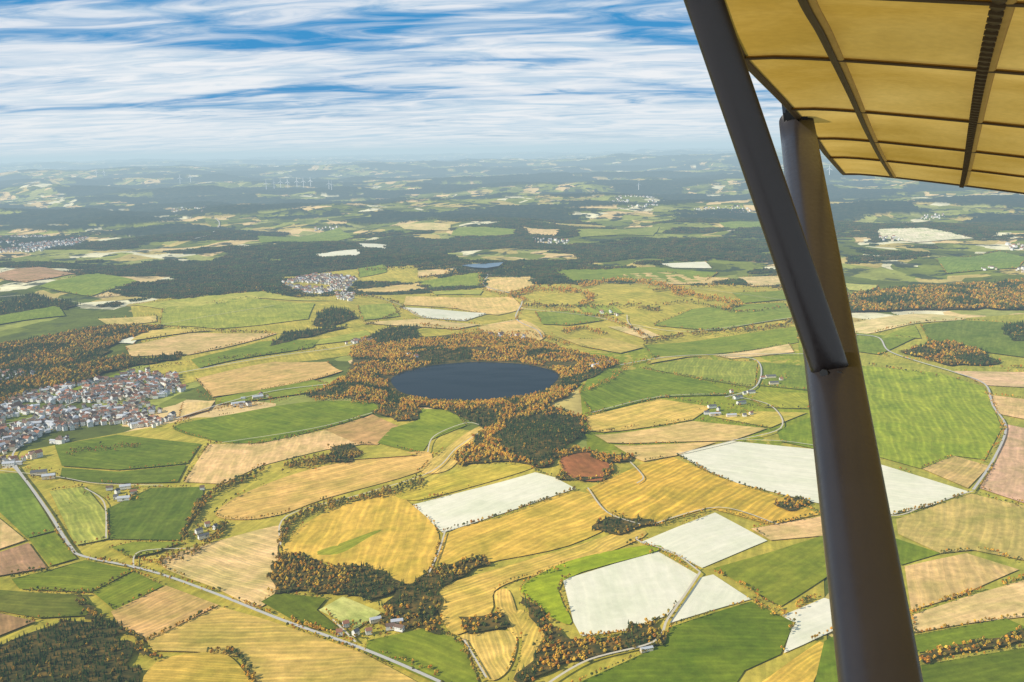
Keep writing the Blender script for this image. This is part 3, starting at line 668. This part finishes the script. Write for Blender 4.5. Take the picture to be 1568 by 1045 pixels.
# ------------------------------------------------------------------ houses
def house_parts(L=12,Wd=9,h=5.2,rh=4.2,wall=None,roof=None,chim=True):
    parts=[]
    l,w=L/2,Wd/2
    vs=[(-l,-w,-4),(l,-w,-4),(l,w,-4),(-l,w,-4),(-l,-w,h),(l,-w,h),(l,w,h),(-l,w,h),(-l,0,h+rh),(l,0,h+rh)]
    fs=[(0,1,5,4),(2,3,7,6),(1,2,6,9,5),(3,0,4,8,7)]
    parts.append(('walls',vs,fs,wall))
    o=.6; t=.25; k=rh/w
    vs=[];fs=[]
    for sgn in (-1,1):
        s=len(vs); e=(w+o)*sgn; ze=h-o*k
        vs+=[(-l-o,e,ze+.05),(l+o,e,ze+.05),(l+o,0,h+rh+.05),(-l-o,0,h+rh+.05),(-l-o,e,ze+t+.05),(l+o,e,ze+t+.05),(l+o,0,h+rh+t+.05),(-l-o,0,h+rh+t+.05)]
        fs+=[[s+i for i in f] for f in ((0,1,2,3),(4,5,6,7),(0,1,5,4),(1,2,6,5),(3,0,4,7))]
    if chim:
        s=len(vs); cx,cy=l*.4,w*.3
        vs+=[(cx+a,cy+b,z) for z in (h+1,h+rh+1) for a,b in ((-.4,-.4),(.4,-.4),(.4,.4),(-.4,.4))]
        fs+=[[s+i for i in f] for f in ((0,1,5,4),(1,2,6,5),(2,3,7,6),(3,0,4,7),(4,5,6,7))]
    parts.append(('roof',vs,fs,roof))
    vs=[];fs=[]
    def win(x,y,z,ax,hw=.5,hh=.6):
        s=len(vs)
        if ax=='x': vs.extend([(x-hw,y,z-hh),(x+hw,y,z-hh),(x+hw,y,z+hh),(x-hw,y,z+hh)])
        else: vs.extend([(x,y-hw,z-hh),(x,y+hw,z-hh),(x,y+hw,z+hh),(x,y-hw,z+hh)])
        fs.append((s,s+1,s+2,s+3))
    n=max(3,int(L/3.5))
    for i in range(n):
        x=-l+L*(i+.5)/n
        for z in (1.5,h-1.1):
            for y in (-w-.04,w+.04): win(x,y,z,'x')
    for x in (-l-.04,l+.04):
        for y in (-w*.45,w*.45): win(x,y,1.5,'y'); win(x,y,h-1.1,'y')
        win(x,0,h+rh*.35,'y',.5,.6)
    parts.append(('windows',vs,fs,M_glass))
    s=[(l+.05,-.55,-.5),(l+.05,.55,-.5),(l+.05,.55,1.9),(l+.05,-.55,1.9)]
    parts.append(('door',s,[(0,1,2,3)],M_door))
    return parts
def joined(name,parts):
    vs,fs,ms,mats=[],[],[],[]
    for _,v,f,m in parts:
        s=len(vs); vs+=v
        if m not in mats: mats.append(m)
        for q in f: fs.append([s+i for i in q]); ms.append(mats.index(m))
    return mkproto(name,vs,fs,ms,mats)
HC=coll('house_kinds',[joined('house_a',house_parts(12,10,6.4,3.8,M_wall,M_slate)),joined('house_b',house_parts(14,10,6.5,4.2,M_wall,M_tile)),
 joined('house_c',house_parts(11,10,6,4.2,M_wall2,M_brown)),joined('house_d',house_parts(17,10,7,3.6,M_wall,M_brown)),joined('house_e',house_parts(20,11,5.5,2.5,M_wall,M_metal,False)),joined('house_f',house_parts(12,10,6.2,3.5,M_wall,M_tile)),joined('house_g',house_parts(10,9,6.4,3.8,M_wall,M_brown))])
VILL=[(21,1.15,[(-20,622),(60,602),(130,588),(200,576),(268,576),(280,600),(215,618),(270,640),(235,655),(150,655),(80,690),(30,718),(-20,720)]),
(27,1.15,[(430,437),(470,424),(500,420),(548,428),(530,448),(480,453)]),(32,1.1,[(510,450),(546,450),(540,462),(515,460)]),
(42,1.3,[(-20,366),(60,362),(135,365),(120,377),(60,386),(-20,388)]),(75,1.3,[(930,310),(1000,306),(1010,318),(940,320)]),
(75,1.3,[(1060,320),(1150,316),(1150,330),(1090,332)]),(70,1.3,[(1405,328),(1450,330),(1445,340),(1410,338)]),(46,1.2,[(1500,412),(1590,404),(1590,428),(1520,424)]),
(60,1.3,[(1345,364),(1400,366),(1390,374),(1345,372)]),(52,1.3,[(818,366),(878,370),(870,375),(822,373)]),(75,1.4,[(262,318),(325,320),(310,327),(265,326)]),
(30,1.0,[(-10,572),(45,568),(50,580),(0,586)]),(44,1.1,[(1005,470),(1040,472),(1035,480),(1008,479)]),(44,1.1,[(1055,478),(1115,488),(1112,496),(1060,486)]),
(26,1.1,[(530,524),(568,522),(572,530),(535,532)]),(30,.9,[(905,552),(938,558),(935,572),(910,572)]),(26,1,[(500,536),(520,540),(518,548),(500,546)]),
(30,1.,[(355,622),(372,612),(412,608),(410,616),(370,628)]),(30,1.,[(625,535),(645,545),(640,555),(622,548)]),(36,1.1,[(740,514),(800,518),(800,522),(745,518)]),
(70,1.5,[(1540,376),(1590,372),(1590,384),(1545,384)]),(60,1.4,[(480,350),(520,348),(515,355),(485,356)]),
(28,1.0,[(190,572),(232,570),(228,580),(190,582)]),(40,1.0,[(920,474),(950,478),(945,486),(922,482)])]
hp=[];hr=[]
for sp,sc,q in VILL:
    P=rough_edge(UP(q),30,25); A=(P[:,0].max()-P[:,0].min())*(P[:,1].max()-P[:,1].min()); n=int(A/sp**2*2.6)
    x=rng.uniform(P[:,0].min(),P[:,0].max(),n); y=rng.uniform(P[:,1].min(),P[:,1].max(),n); k=inpoly(x,y,P); x=x[k];y=y[k]
    keep=[];cells={}
    for a,b in zip(x,y):
        c=(int(a//sp),int(b//sp)); ok=True
        for i in (-1,0,1):
            for j in (-1,0,1):
                for (u,v) in cells.get((c[0]+i,c[1]+j),[]):
                    if (u-a)**2+(v-b)**2<(sp*.8)**2: ok=False
        nz=100 if sp<40 else 260
        if ok and vnoise(np.array(a/nz),np.array(b/nz),14)>(.30 if sp<40 else .45): cells.setdefault(c,[]).append((a,b)); keep.append((a,b))
    for a,b in keep:
        g=math.floor(vnoise(np.array(a/160),np.array(b/160),6)*5)/5*3.1
        hp.append((a,b,sc*random.choice([.75,.9,1,1,1.15,1.35])*1.1)); hr.append(g+random.choice([0,math.pi/2])+random.uniform(-.12,.12))
        if sp<31:
            for _ in range(random.choice([1,1,2])): trees[random.choice(['aut','mix','mix'])].append((a+random.choice([-1,1])*random.uniform(9,14),b+random.uniform(-12,12),random.uniform(.25,.6)))
scatter('village_houses',hp,HC,hr,7)
def building(name,px,py,rot,sz=(14,9,5.2,4.2),wall=None,roof=None,chim=True):
    q=UP([(px,py)])[0]; z=float(height(np.array([q[0]]),np.array([q[1]]))[0])+7.2
    e=bpy.data.objects.new(name,None); COL.objects.link(e); e.location=(q[0],q[1],z); e.rotation_euler=(0,0,rot)
    for pn,v,f,m in house_parts(*sz,wall or M_wall,roof or M_slate,chim):
        me=bpy.data.meshes.new(pn); me.from_pydata(v,[],f); me.materials.append(m); o=bpy.data.objects.new(pn,me); COL.objects.link(o); o.parent=e
for (a,b,r) in [(168,752,.3),(180,757,1.2),(178,766,.2),(205,758,.4),(598,966,.2),(612,968,-.4),(305,818,.8),(318,808,.5),(330,812,1.2),(1168,582,.1),(1196,584,.1),(1120,603,.5),(1140,606,.2),(1082,636,0),(1100,630,1),(1140,640,.1),(1150,637,.6),(530,962,.4),(545,975,.9),(565,973,.3),(520,975,.2),(310,752,.2)]:
    building('farmhouse',a,b,r,random.choice([(14,9,5.2,4.2),(12,10,5,4.5),(18,10,5,4)]),M_wall,random.choice([M_slate,M_tile,M_brown]))
for (a,b,r,s) in [(60,728,.3,(44,24,6,4)),(75,734,.3,(36,20,6,4)),(192,750,.3,(30,14,5,4)),(190,768,.2,(32,15,5,4)),(1180,580,.1,(40,16,5,4)),(1185,590,.1,(36,14,5,4)),(1130,612,.5,(36,16,5,4)),(1150,604,.2,(30,14,5,4)),(1095,638,.1,(38,14,5,3)),(1120,640,.1,(34,14,5,3)),(312,826,.6,(26,12,5,3)),(608,958,.2,(24,12,4.5,3)),(990,1000,.3,(24,8,3.5,2)),(365,622,.4,(50,20,6,4)),(395,612,.4,(40,18,6,4)),(1135,620,.4,(34,14,5,3)),(575,955,.4,(22,10,4.5,3)),(1090,626,.3,(30,14,5,3))]:
    building('barn',a,b,r,s,M_wall2 if random.random()<.3 else M_wall,M_metal if random.random()<.6 else M_slate,False)
for (cx_,cy_,rx,ry,n_t) in [(188,758,30,12,30),(555,970,45,12,50),(320,815,22,14,35),(1115,632,45,10,35),(1180,584,25,8,20),(1135,608,25,8,20),(65,730,30,10,25)]:
    for _ in range(n_t):
        q=UP([(cx_+random.uniform(-rx,rx),cy_+random.uniform(-ry,ry))])[0]; trees[random.choice(['aut','mix'])].append((q[0],q[1],random.uniform(.3,.6)))
for k,nm in (('aut','autumn_woodland_trees'),('mix','mixed_woodland_trees'),('con','conifer_woodland_trees')): scatter(nm,trees[k],PC[k],zo=5.5)
xs,ys=np.meshgrid(np.arange(-11000,11000,46),np.arange(4500,13200,46)); xs=xs.ravel()+rng.uniform(-22,22,xs.size); ys=ys.ravel()+rng.uniform(-22,22,ys.size)
k=(np.abs(np.arctan2(xs,ys))<math.radians(40))&(np.hypot(xs,ys)<13500); xs=xs[k];ys=ys[k]
k=farmask(xs,ys)
for P in FW: k&=~inpoly(xs,ys,P)
k&=~inpoly(xs,ys,PD)
for s_,c_,q in VILL[1:]: k&=~inpoly(xs,ys,UP(q))
xs=xs[k];ys=ys[k]
scatter('distant_woodland',np.stack([xs,ys,rng.uniform(.65,1.2,len(xs))],1),PC['stand'])
# ------------------------------------------------------------------ wind turbines
def turbine_meshes():
    vs,fs,ms=[],[],[]; cone(vs,fs,ms,(0,0,-30),(0,0,130),7.0,4.5,10); a=(vs,fs)
    bm=bmesh.new(); bmesh.ops.create_cube(bm,size=1); bmesh.ops.scale(bm,vec=(9,18,9),verts=bm.verts); bmesh.ops.translate(bm,vec=(0,0,132),verts=bm.verts); bmesh.ops.bevel(bm,geom=bm.edges[:],offset=1.5,segments=2,affect='EDGES')
    n=bpy.data.meshes.new('nacelle'); bm.to_mesh(n); bm.free(); n.materials.append(M_white)
    t=bpy.data.meshes.new('tower'); t.from_pydata([tuple(map(float,v)) for v in a[0]],[],a[1]); t.materials.append(M_white)
    vs=[];fs=[]
    for b in range(3):
        an=b*2*math.pi/3; d=np.array([math.sin(an),0,math.cos(an)]);u=np.array([d[2],0,-d[0]]);s=len(vs)
        for r,w in ((2,4),(14,9),(35,6.5),(66,2.2)):
            for k2,y in ((-1,-.6),(1,-.6),(1,.6),(-1,.6)): q=d*r+u*w*k2*.5; vs.append((q[0],-10+y,q[2]+132))
        for i in range(3):
            for j in range(4): fs.append((s+4*i+j,s+4*i+(j+1)%4,s+4*i+4+(j+1)%4,s+4*i+4+j))
        fs.append((s+12,s+13,s+14,s+15))
    r=bpy.data.meshes.new('rotor'); r.from_pydata(vs,[],fs); r.materials.append(M_white); return t,n,r
TM=turbine_meshes()
for (a,b) in [(276,281),(292,279),(408,290),(420,289),(430,288),(441,288),(455,287),(465,287),(476,286),(504,290),(508,291),(978,291),(148,270),(160,270),(1270,268)]:
    d_=raydir([a],[b])[0]; tt=np.linspace(9000,60000,4000); X=d_[0]*tt;Yy=d_[1]*tt;Z=ALT+d_[2]*tt; hh=height(X,Yy)+20; hit=np.nonzero(Z<hh)[0]; i=hit[0] if len(hit) else 2000
    q=(X[i],Yy[i]); z=float(hh[i])-25; e=bpy.data.objects.new('wind_turbine',None); COL.objects.link(e); e.location=(q[0],q[1],z); e.rotation_euler=(0,0,random.uniform(-.5,.5))
    s=min(1.5,max(.6,math.hypot(q[0],q[1])/19000)); e.scale=(s,s,s)
    for m in TM:
        o=bpy.data.objects.new(m.name.split('.')[0],m); COL.objects.link(o); o.parent=e
# ------------------------------------------------------------------ aircraft wing + struts
def cam2w(v): return Vector(Rn*v[0]+Un*v[1]-Fn*v[2])
s_=cam2w((.4356,.0843,-1)).normalized(); c_=cam2w((2.62,-.631,1)).normalized(); c_=(c_-s_*c_.dot(s_)).normalized()
n_=s_.cross(c_)
if n_.z<0: n_=-n_
P0=cam_pt(1220,180,3.0)
def wing_ab(px,py):
    d=Vector(raydir([px],[py])[0]); t=(P0-C).dot(n_)/d.dot(n_); q=C+d*t-P0; return q.dot(s_),q.dot(c_)
def wing_pt(a,b,h=0): return P0+s_*a+c_*b+n_*h
le=[wing_ab(*q) for q in [(1080,-60),(1105,0),(1122,45),(1140,82),(1166,110),(1200,146),(1240,192),(1265,230),(1290,260)]]
le.sort(); la=np.array([q[0] for q in le]); lb=np.array([q[1] for q in le])
a_tip=wing_ab(1290,262)[0]; a0=la[0]-.6
ribs=[wing_ab(1520,y)[0] for y in (-120,15,119,198,243,272)]+[a_tip]
bmax=wing_ab(1568,305)[1]+1.4
def leb(a): return float(np.interp(a,la,lb))
def bill(a,b,puff=1.0):
    rr=sorted([a0]+ribs); h=0
    for i in range(len(rr)-1):
        if rr[i]<=a<=rr[i+1]: t=(a-rr[i])/(rr[i+1]-rr[i]); h=puff*.020*math.sin(math.pi*t)**2*min(1,(rr[i+1]-rr[i])/.5)
    e=b-leb(a)
    return h*min(1,e/.25)-.012*math.exp(-e/.06)+.03*math.sin(min(1,e/2.2)*math.pi)
fab,nt,nn,l=mat('wing_fabric')
tc=N(nt,'ShaderNodeTexCoord').outputs['Object']
f=noise(nt,tc,1.6,5); f2=noise(nt,tc,60,3)
col=mixc(nt,ramp(nt,f,[(.35,0.0),(.65,1.0)]),(.50,.30,.05),(.76,.50,.13)); col=mixc(nt,.4,col,ramp(nt,f2,[(.3,.75),(.7,1.05)]),'MULTIPLY')
df=N(nt,'ShaderNodeBsdfDiffuse'); trn=N(nt,'ShaderNodeBsdfTranslucent'); l.new(col,df.inputs[0]); l.new(col,trn.inputs[0])
mx=N(nt,'ShaderNodeMixShader'); mx.inputs[0].default_value=.54; l.new(df.outputs[0],mx.inputs[1]); l.new(trn.outputs[0],mx.inputs[2]); o=N(nt,'ShaderNodeOutputMaterial'); l.new(mx.outputs[0],o.inputs[0])
M_rib=simple('rib_tape',(.06,.036,.012),.7,.2,.3,20); M_fit=simple('steel_fitting',(.02,.02,.02),.4,.4,.2,30,Metallic=.5)
def strutmat(nm,c):
    m,nt,n,l=mat(nm); g=N(nt,'ShaderNodeTexCoord').outputs['Object']; f=noise(nt,g,6,4); f2=noise(nt,g,90,3)
    col=mixc(nt,f,tuple(x*.8 for x in c),tuple(x*1.15 for x in c)); b=finish(nt,col,.34,.5)
    l.new(ramp(nt,f2,[(.3,.28),(.7,.40)]),b.inputs['Roughness']); return m
M_strut=strutmat('strut_paint_shaded',(.026,.022,.021)); M_strut2=strutmat('dark_strut_paint_shaded',(.013,.010,.010))  # dark paints, darkened further to carry the wing's shade in the colour
wing=bpy.data.objects.new('aircraft_wing',None); COL.objects.link(wing); wing.location=P0
def child(name,vs,fs,m,par,smooth_=True):
    me=bpy.data.meshes.new(name); o0=Vector(par.location); me.from_pydata([tuple(Vector(v)-o0) for v in vs],[],fs); me.materials.append(m)
    if smooth_: me.shade_smooth()
    o=bpy.data.objects.new(name,me); COL.objects.link(o); o.parent=par; return o
NA,NB=150,60; vs=[];fs=[]
for i in range(NA):
    a=a0+(a_tip-a0)*i/(NA-1); b0=leb(a)
    for j in range(NB):
        t=(j/(NB-1))**1.6; b=b0+(bmax-b0)*t; vs.append(wing_pt(a,b,bill(a,b)))
for i in range(NA-1):
    for j in range(NB-1): k=i*NB+j; fs.append((k,k+1,k+NB+1,k+NB))
child('fabric_skin',vs,fs,fab,wing)
def tube(path,rad,n=10,flatk=1.0):
    vs=[];fs=[]
    for i,q in enumerate(path):
        d=(path[min(i+1,len(path)-1)]-path[max(i-1,0)]).normalized(); u=d.cross(n_).normalized(); w=u.cross(d).normalized()
        r=rad[i] if isinstance(rad,list) else rad
        for k in range(n): t=2*math.pi*k/n; vs.append(q+u*math.cos(t)*r+w*math.sin(t)*r*flatk)
    for i in range(len(path)-1):
        for k in range(n): fs.append((i*n+k,i*n+(k+1)%n,(i+1)*n+(k+1)%n,(i+1)*n+k))
    fs.append(tuple(range(n))); fs.append(tuple(range((len(path)-1)*n,len(path)*n)))
    return vs,fs
M_hem=simple('seam_hem',(.34,.20,.045),.8,.1,.2,25)
for a in ribs[:-1]:
    b0=leb(a)
    for off,rad,mm,dz,nm in ((0,.0062,M_rib,-.008,'rib'),(.012,.008,M_hem,-.004,'rib_seam')):
        path=[wing_pt(a+off,b0+(bmax-b0)*t,bill(a+off,b0+(bmax-b0)*t)+dz) for t in np.linspace(0.004,1,40)]
        v,f=tube(path,rad,8,.45); child(nm,v,f,mm,wing)
path=[wing_pt(a_tip,leb(a_tip)+(bmax-leb(a_tip))*t,bill(a_tip,leb(a_tip)+(bmax-leb(a_tip))*t)) for t in np.linspace(0,1,30)]
v,f=tube(path,.008,8); child('tip_edge',v,f,M_rib,wing)
path=[wing_pt(a,leb(a),bill(a,leb(a))) for a in np.linspace(a0,a_tip,80)]
v,f=tube(path,.009,8); child('leading_edge_tube',v,f,M_rib,wing)
def sparpath(pts,dz=-.010,db=0):
    ab=sorted(wing_ab(*q) for q in smooth(pts,False,6)); A=[q[0] for q in ab];B=[q[1] for q in ab]
    return [wing_pt(a,float(np.interp(a,A,B))+db,bill(a,float(np.interp(a,A,B)),0)+dz) for a in np.linspace(A[0],A[-1],90)]
fsp=[(1205,-70),(1232,0),(1256,45),(1278,92),(1303,145),(1325,195),(1347,240),(1366,272)]
v,f=tube(sparpath(fsp),.0075,8,.5); child('front_spar',v,f,M_rib,wing)
v,f=tube(sparpath(fsp,-.005,.010),.009,8,.4); child('front_spar_seam',v,f,M_hem,wing)
rsp=[(1545,-80),(1530,0),(1513,70),(1500,130),(1488,200),(1478,260),(1472,288)]
v,f=tube(sparpath(rsp,-.012),.0085,8,.5); child('rear_spar',v,f,M_rib,wing)
v,f=tube(sparpath(rsp,-.005,.008),.014,8,.3); child('rear_spar_seam',v,f,M_hem,wing)
sp_=sparpath(rsp,-.014)
vs=[];fs=[]
for q in sp_[::1]:
    s=len(vs)
    for dx,dy in ((-.010,-.004),(.010,-.004),(.010,.004),(-.010,.004)): vs.append(q+c_*dx+s_*dy-n_*.006)
    for dx,dy in ((-.010,-.004),(.010,-.004),(.010,.004),(-.010,.004)): vs.append(q+c_*dx+s_*dy)
    fs+=[[s+i for i in f_] for f_ in ((0,1,2,3),(0,1,5,4),(1,2,6,5),(2,3,7,6),(3,0,4,7))]
child('spar_lacing',vs,fs,M_rib,wing,False)
def strut(name,pa,pb,wa,wb,thick,m):
    e=bpy.data.objects.new(name,None); COL.objects.link(e); e.location=pa; d=(pb-pa).normalized()
    u=d.cross((pa+pb)/2-C).normalized(); w=u.cross(d).normalized(); n=28; vs=[];fs=[]; K=12
    for i in range(K+1):
        q=pa.lerp(pb,i/K); h=(wa+(wb-wa)*i/K)/2
        for k in range(n):
            t=2*math.pi*k/n; x=math.cos(t); y=math.sin(t)*(1-.28*x)
            vs.append(q+u*x*h+w*y*h*thick)
    for i in range(K):
        for k in range(n): fs.append((i*n+k,i*n+(k+1)%n,(i+1)*n+(k+1)%n,(i+1)*n+k))
    fs.append(tuple(range(n))); fs.append(tuple(range(K*n,(K+1)*n)))
    child('strut_body',vs,fs,m,e); return e,u,w,d
A_top=cam_pt(1219,185,2.96); A_mid=cam_pt(1348,1045,1.2); A_bot=A_mid+(A_mid-A_top)*.25
e1,u1,w1,d1=strut('wing_strut',A_top,A_bot,.100,.098,.62,M_strut)
B_top=cam_pt(1057,-60,1.42); B_bot=cam_pt(1280,592,1.78)
e2,u2,w2,d2=strut('jury_strut',B_top,B_bot,.054,.066,.55,M_strut2)
def bolt(par,q,axis,r=.009,L=.02):
    bm=bmesh.new(); bmesh.ops.create_cone(bm,segments=6,radius1=r,radius2=r*.9,depth=L,cap_ends=True); bmesh.ops.bevel(bm,geom=bm.edges[:],offset=r*.12,segments=1,affect='EDGES')
    rot=Vector((0,0,1)).rotation_difference(axis).to_matrix().to_4x4(); bmesh.ops.transform(bm,matrix=Matrix.Translation(q-par.location)@rot,verts=bm.verts)
    me=bpy.data.meshes.new('bolt'); bm.to_mesh(me); bm.free(); me.materials.append(M_fit); o=bpy.data.objects.new('bolt',me); COL.objects.link(o); o.parent=par
tocam=(C-B_bot).normalized()
bolt(e2,cam_pt(1262,572,1.74),tocam); bolt(e2,cam_pt(1285,575,1.74),tocam); bolt(e1,cam_pt(1270,598,1.78),tocam,.012,.05)
def plate(par,name,cen,u,d,hu,hd,th,axis):
    bm=bmesh.new(); bmesh.ops.create_cube(bm,size=1)
    Mx=Matrix((( u.x*hu*2,d.x*hd*2,axis.x*th,0),(u.y*hu*2,d.y*hd*2,axis.y*th,0),(u.z*hu*2,d.z*hd*2,axis.z*th,0),(0,0,0,1)))
    bmesh.ops.transform(bm,matrix=Mx,verts=bm.verts); bmesh.ops.bevel(bm,geom=bm.edges[:],offset=min(hu,hd)*.25,segments=2,affect='EDGES')
    bmesh.ops.translate(bm,vec=cen-par.location,verts=bm.verts); me=bpy.data.meshes.new(name); bm.to_mesh(me); bm.free(); me.materials.append(M_fit); o=bpy.data.objects.new(name,me); COL.objects.link(o); o.parent=par
plate(e1,'upper_bracket',cam_pt(1217,172,2.93),u1,d1,.034,.06,.06,w1)
plate(e2,'joint_plate',cam_pt(1277,585,1.80),u2,d2,.022,.035,.02,w2)
# ------------------------------------------------------------------ haze
hm,nt,nn,l=mat('haze'); SG=1/36000.
ab=N(nt,'ShaderNodeVolumeAbsorption'); ab.inputs['Color'].default_value=(.12,.06,0,1); ab.inputs['Density'].default_value=SG
em=N(nt,'ShaderNodeEmission'); em.inputs[0].default_value=(.47,.65,.77,1); em.inputs[1].default_value=SG  # added glow stands in for daylight scattered within the haze
ad=N(nt,'ShaderNodeAddShader'); l.new(ab.outputs[0],ad.inputs[0]); l.new(em.outputs[0],ad.inputs[1]); o=N(nt,'ShaderNodeOutputMaterial'); l.new(ad.outputs[0],o.inputs['Volume'])
hm.cycles.emission_sampling='NONE'
bm=bmesh.new(); bmesh.ops.create_cube(bm,size=1); bmesh.ops.scale(bm,vec=(420000,420000,1400),verts=bm.verts); bmesh.ops.translate(bm,vec=(0,0,500),verts=bm.verts)
me=bpy.data.meshes.new('haze'); bm.to_mesh(me); bm.free(); me.materials.append(hm); COL.objects.link(bpy.data.objects.new('haze',me))
# ------------------------------------------------------------------ sun + sky
SE=math.radians(33); to=Vector((-.86,-.40,0)).normalized()*math.cos(SE)+Vector((0,0,math.sin(SE)))
sd=bpy.data.lights.new('sun','SUN'); sd.energy=5.0; sd.angle=math.radians(.5); sd.color=(1,.94,.82); so=bpy.data.objects.new('sun',sd); COL.objects.link(so)
so.rotation_euler=to.to_track_quat('Z','Y').to_euler(); so.location=(0,0,2000)
w=bpy.data.worlds.new('World'); S.world=w; w.use_nodes=True; nt=w.node_tree; nt.nodes.clear(); l=nt.links
sky=N(nt,'ShaderNodeTexSky',sky_type='NISHITA'); sky.sun_disc=False; sky.sun_elevation=SE; sky.sun_rotation=math.atan2(to.x,to.y); sky.altitude=900
b1=N(nt,'ShaderNodeBackground'); b1.inputs[1].default_value=.11; l.new(sky.outputs[0],b1.inputs[0])
tc=N(nt,'ShaderNodeTexCoord').outputs['Generated']; sx=N(nt,'ShaderNodeSeparateXYZ'); l.new(tc,sx.inputs[0]); zc=sx.outputs[2]
den=math_(nt,'ADD',math_(nt,'MAXIMUM',zc,0),.10)
cx=N(nt,'ShaderNodeCombineXYZ'); l.new(math_(nt,'DIVIDE',sx.outputs[0],den),cx.inputs[0]); l.new(math_(nt,'DIVIDE',sx.outputs[1],den),cx.inputs[1])
cl=noise(nt,mapping(nt,cx.outputs[0],(.40,.85,1),(0,0,.12),(2.1,5.4,0)),1.15,6,.8,.48)
cl2=noise(nt,mapping(nt,cx.outputs[0],(1.1,2.6,1),(0,0,.08)),1.5,10,1.2,.60)
cm=math_(nt,'MULTIPLY_ADD',cl2,.34,math_(nt,'MULTIPLY',cl,.8))
low=ramp(nt,zc,[(.0,.30),(.025,.16),(.06,.04),(.12,0.0)])
cmask=ramp(nt,math_(nt,'ADD',cm,low),[(.475,0.0),(.535,.34),(.60,.78),(.70,1.0)])
hi=ramp(nt,zc,[(.18,1.0),(.45,.35)])
b2=N(nt,'ShaderNodeBackground'); l.new(mixc(nt,ramp(nt,cl2,[(.33,0.0),(.60,1.0)]),(.58,.74,.88),(.95,.97,1.0)),b2.inputs[0]); b2.inputs[1].default_value=.93
b3=N(nt,'ShaderNodeBackground'); b3.inputs[0].default_value=(.008,.26,.60,1); b3.inputs[1].default_value=1.0
m1=N(nt,'ShaderNodeMixShader'); l.new(ramp(nt,zc,[(0,.5),(.05,.95),(.16,.95),(.35,.3)]),m1.inputs[0]); l.new(b1.outputs[0],m1.inputs[1]); l.new(b3.outputs[0],m1.inputs[2])
m2=N(nt,'ShaderNodeMixShader'); l.new(math_(nt,'MULTIPLY',cmask,hi),m2.inputs[0]); l.new(m1.outputs[0],m2.inputs[1]); l.new(b2.outputs[0],m2.inputs[2])
o=N(nt,'ShaderNodeOutputWorld'); l.new(m2.outputs[0],o.inputs[0])
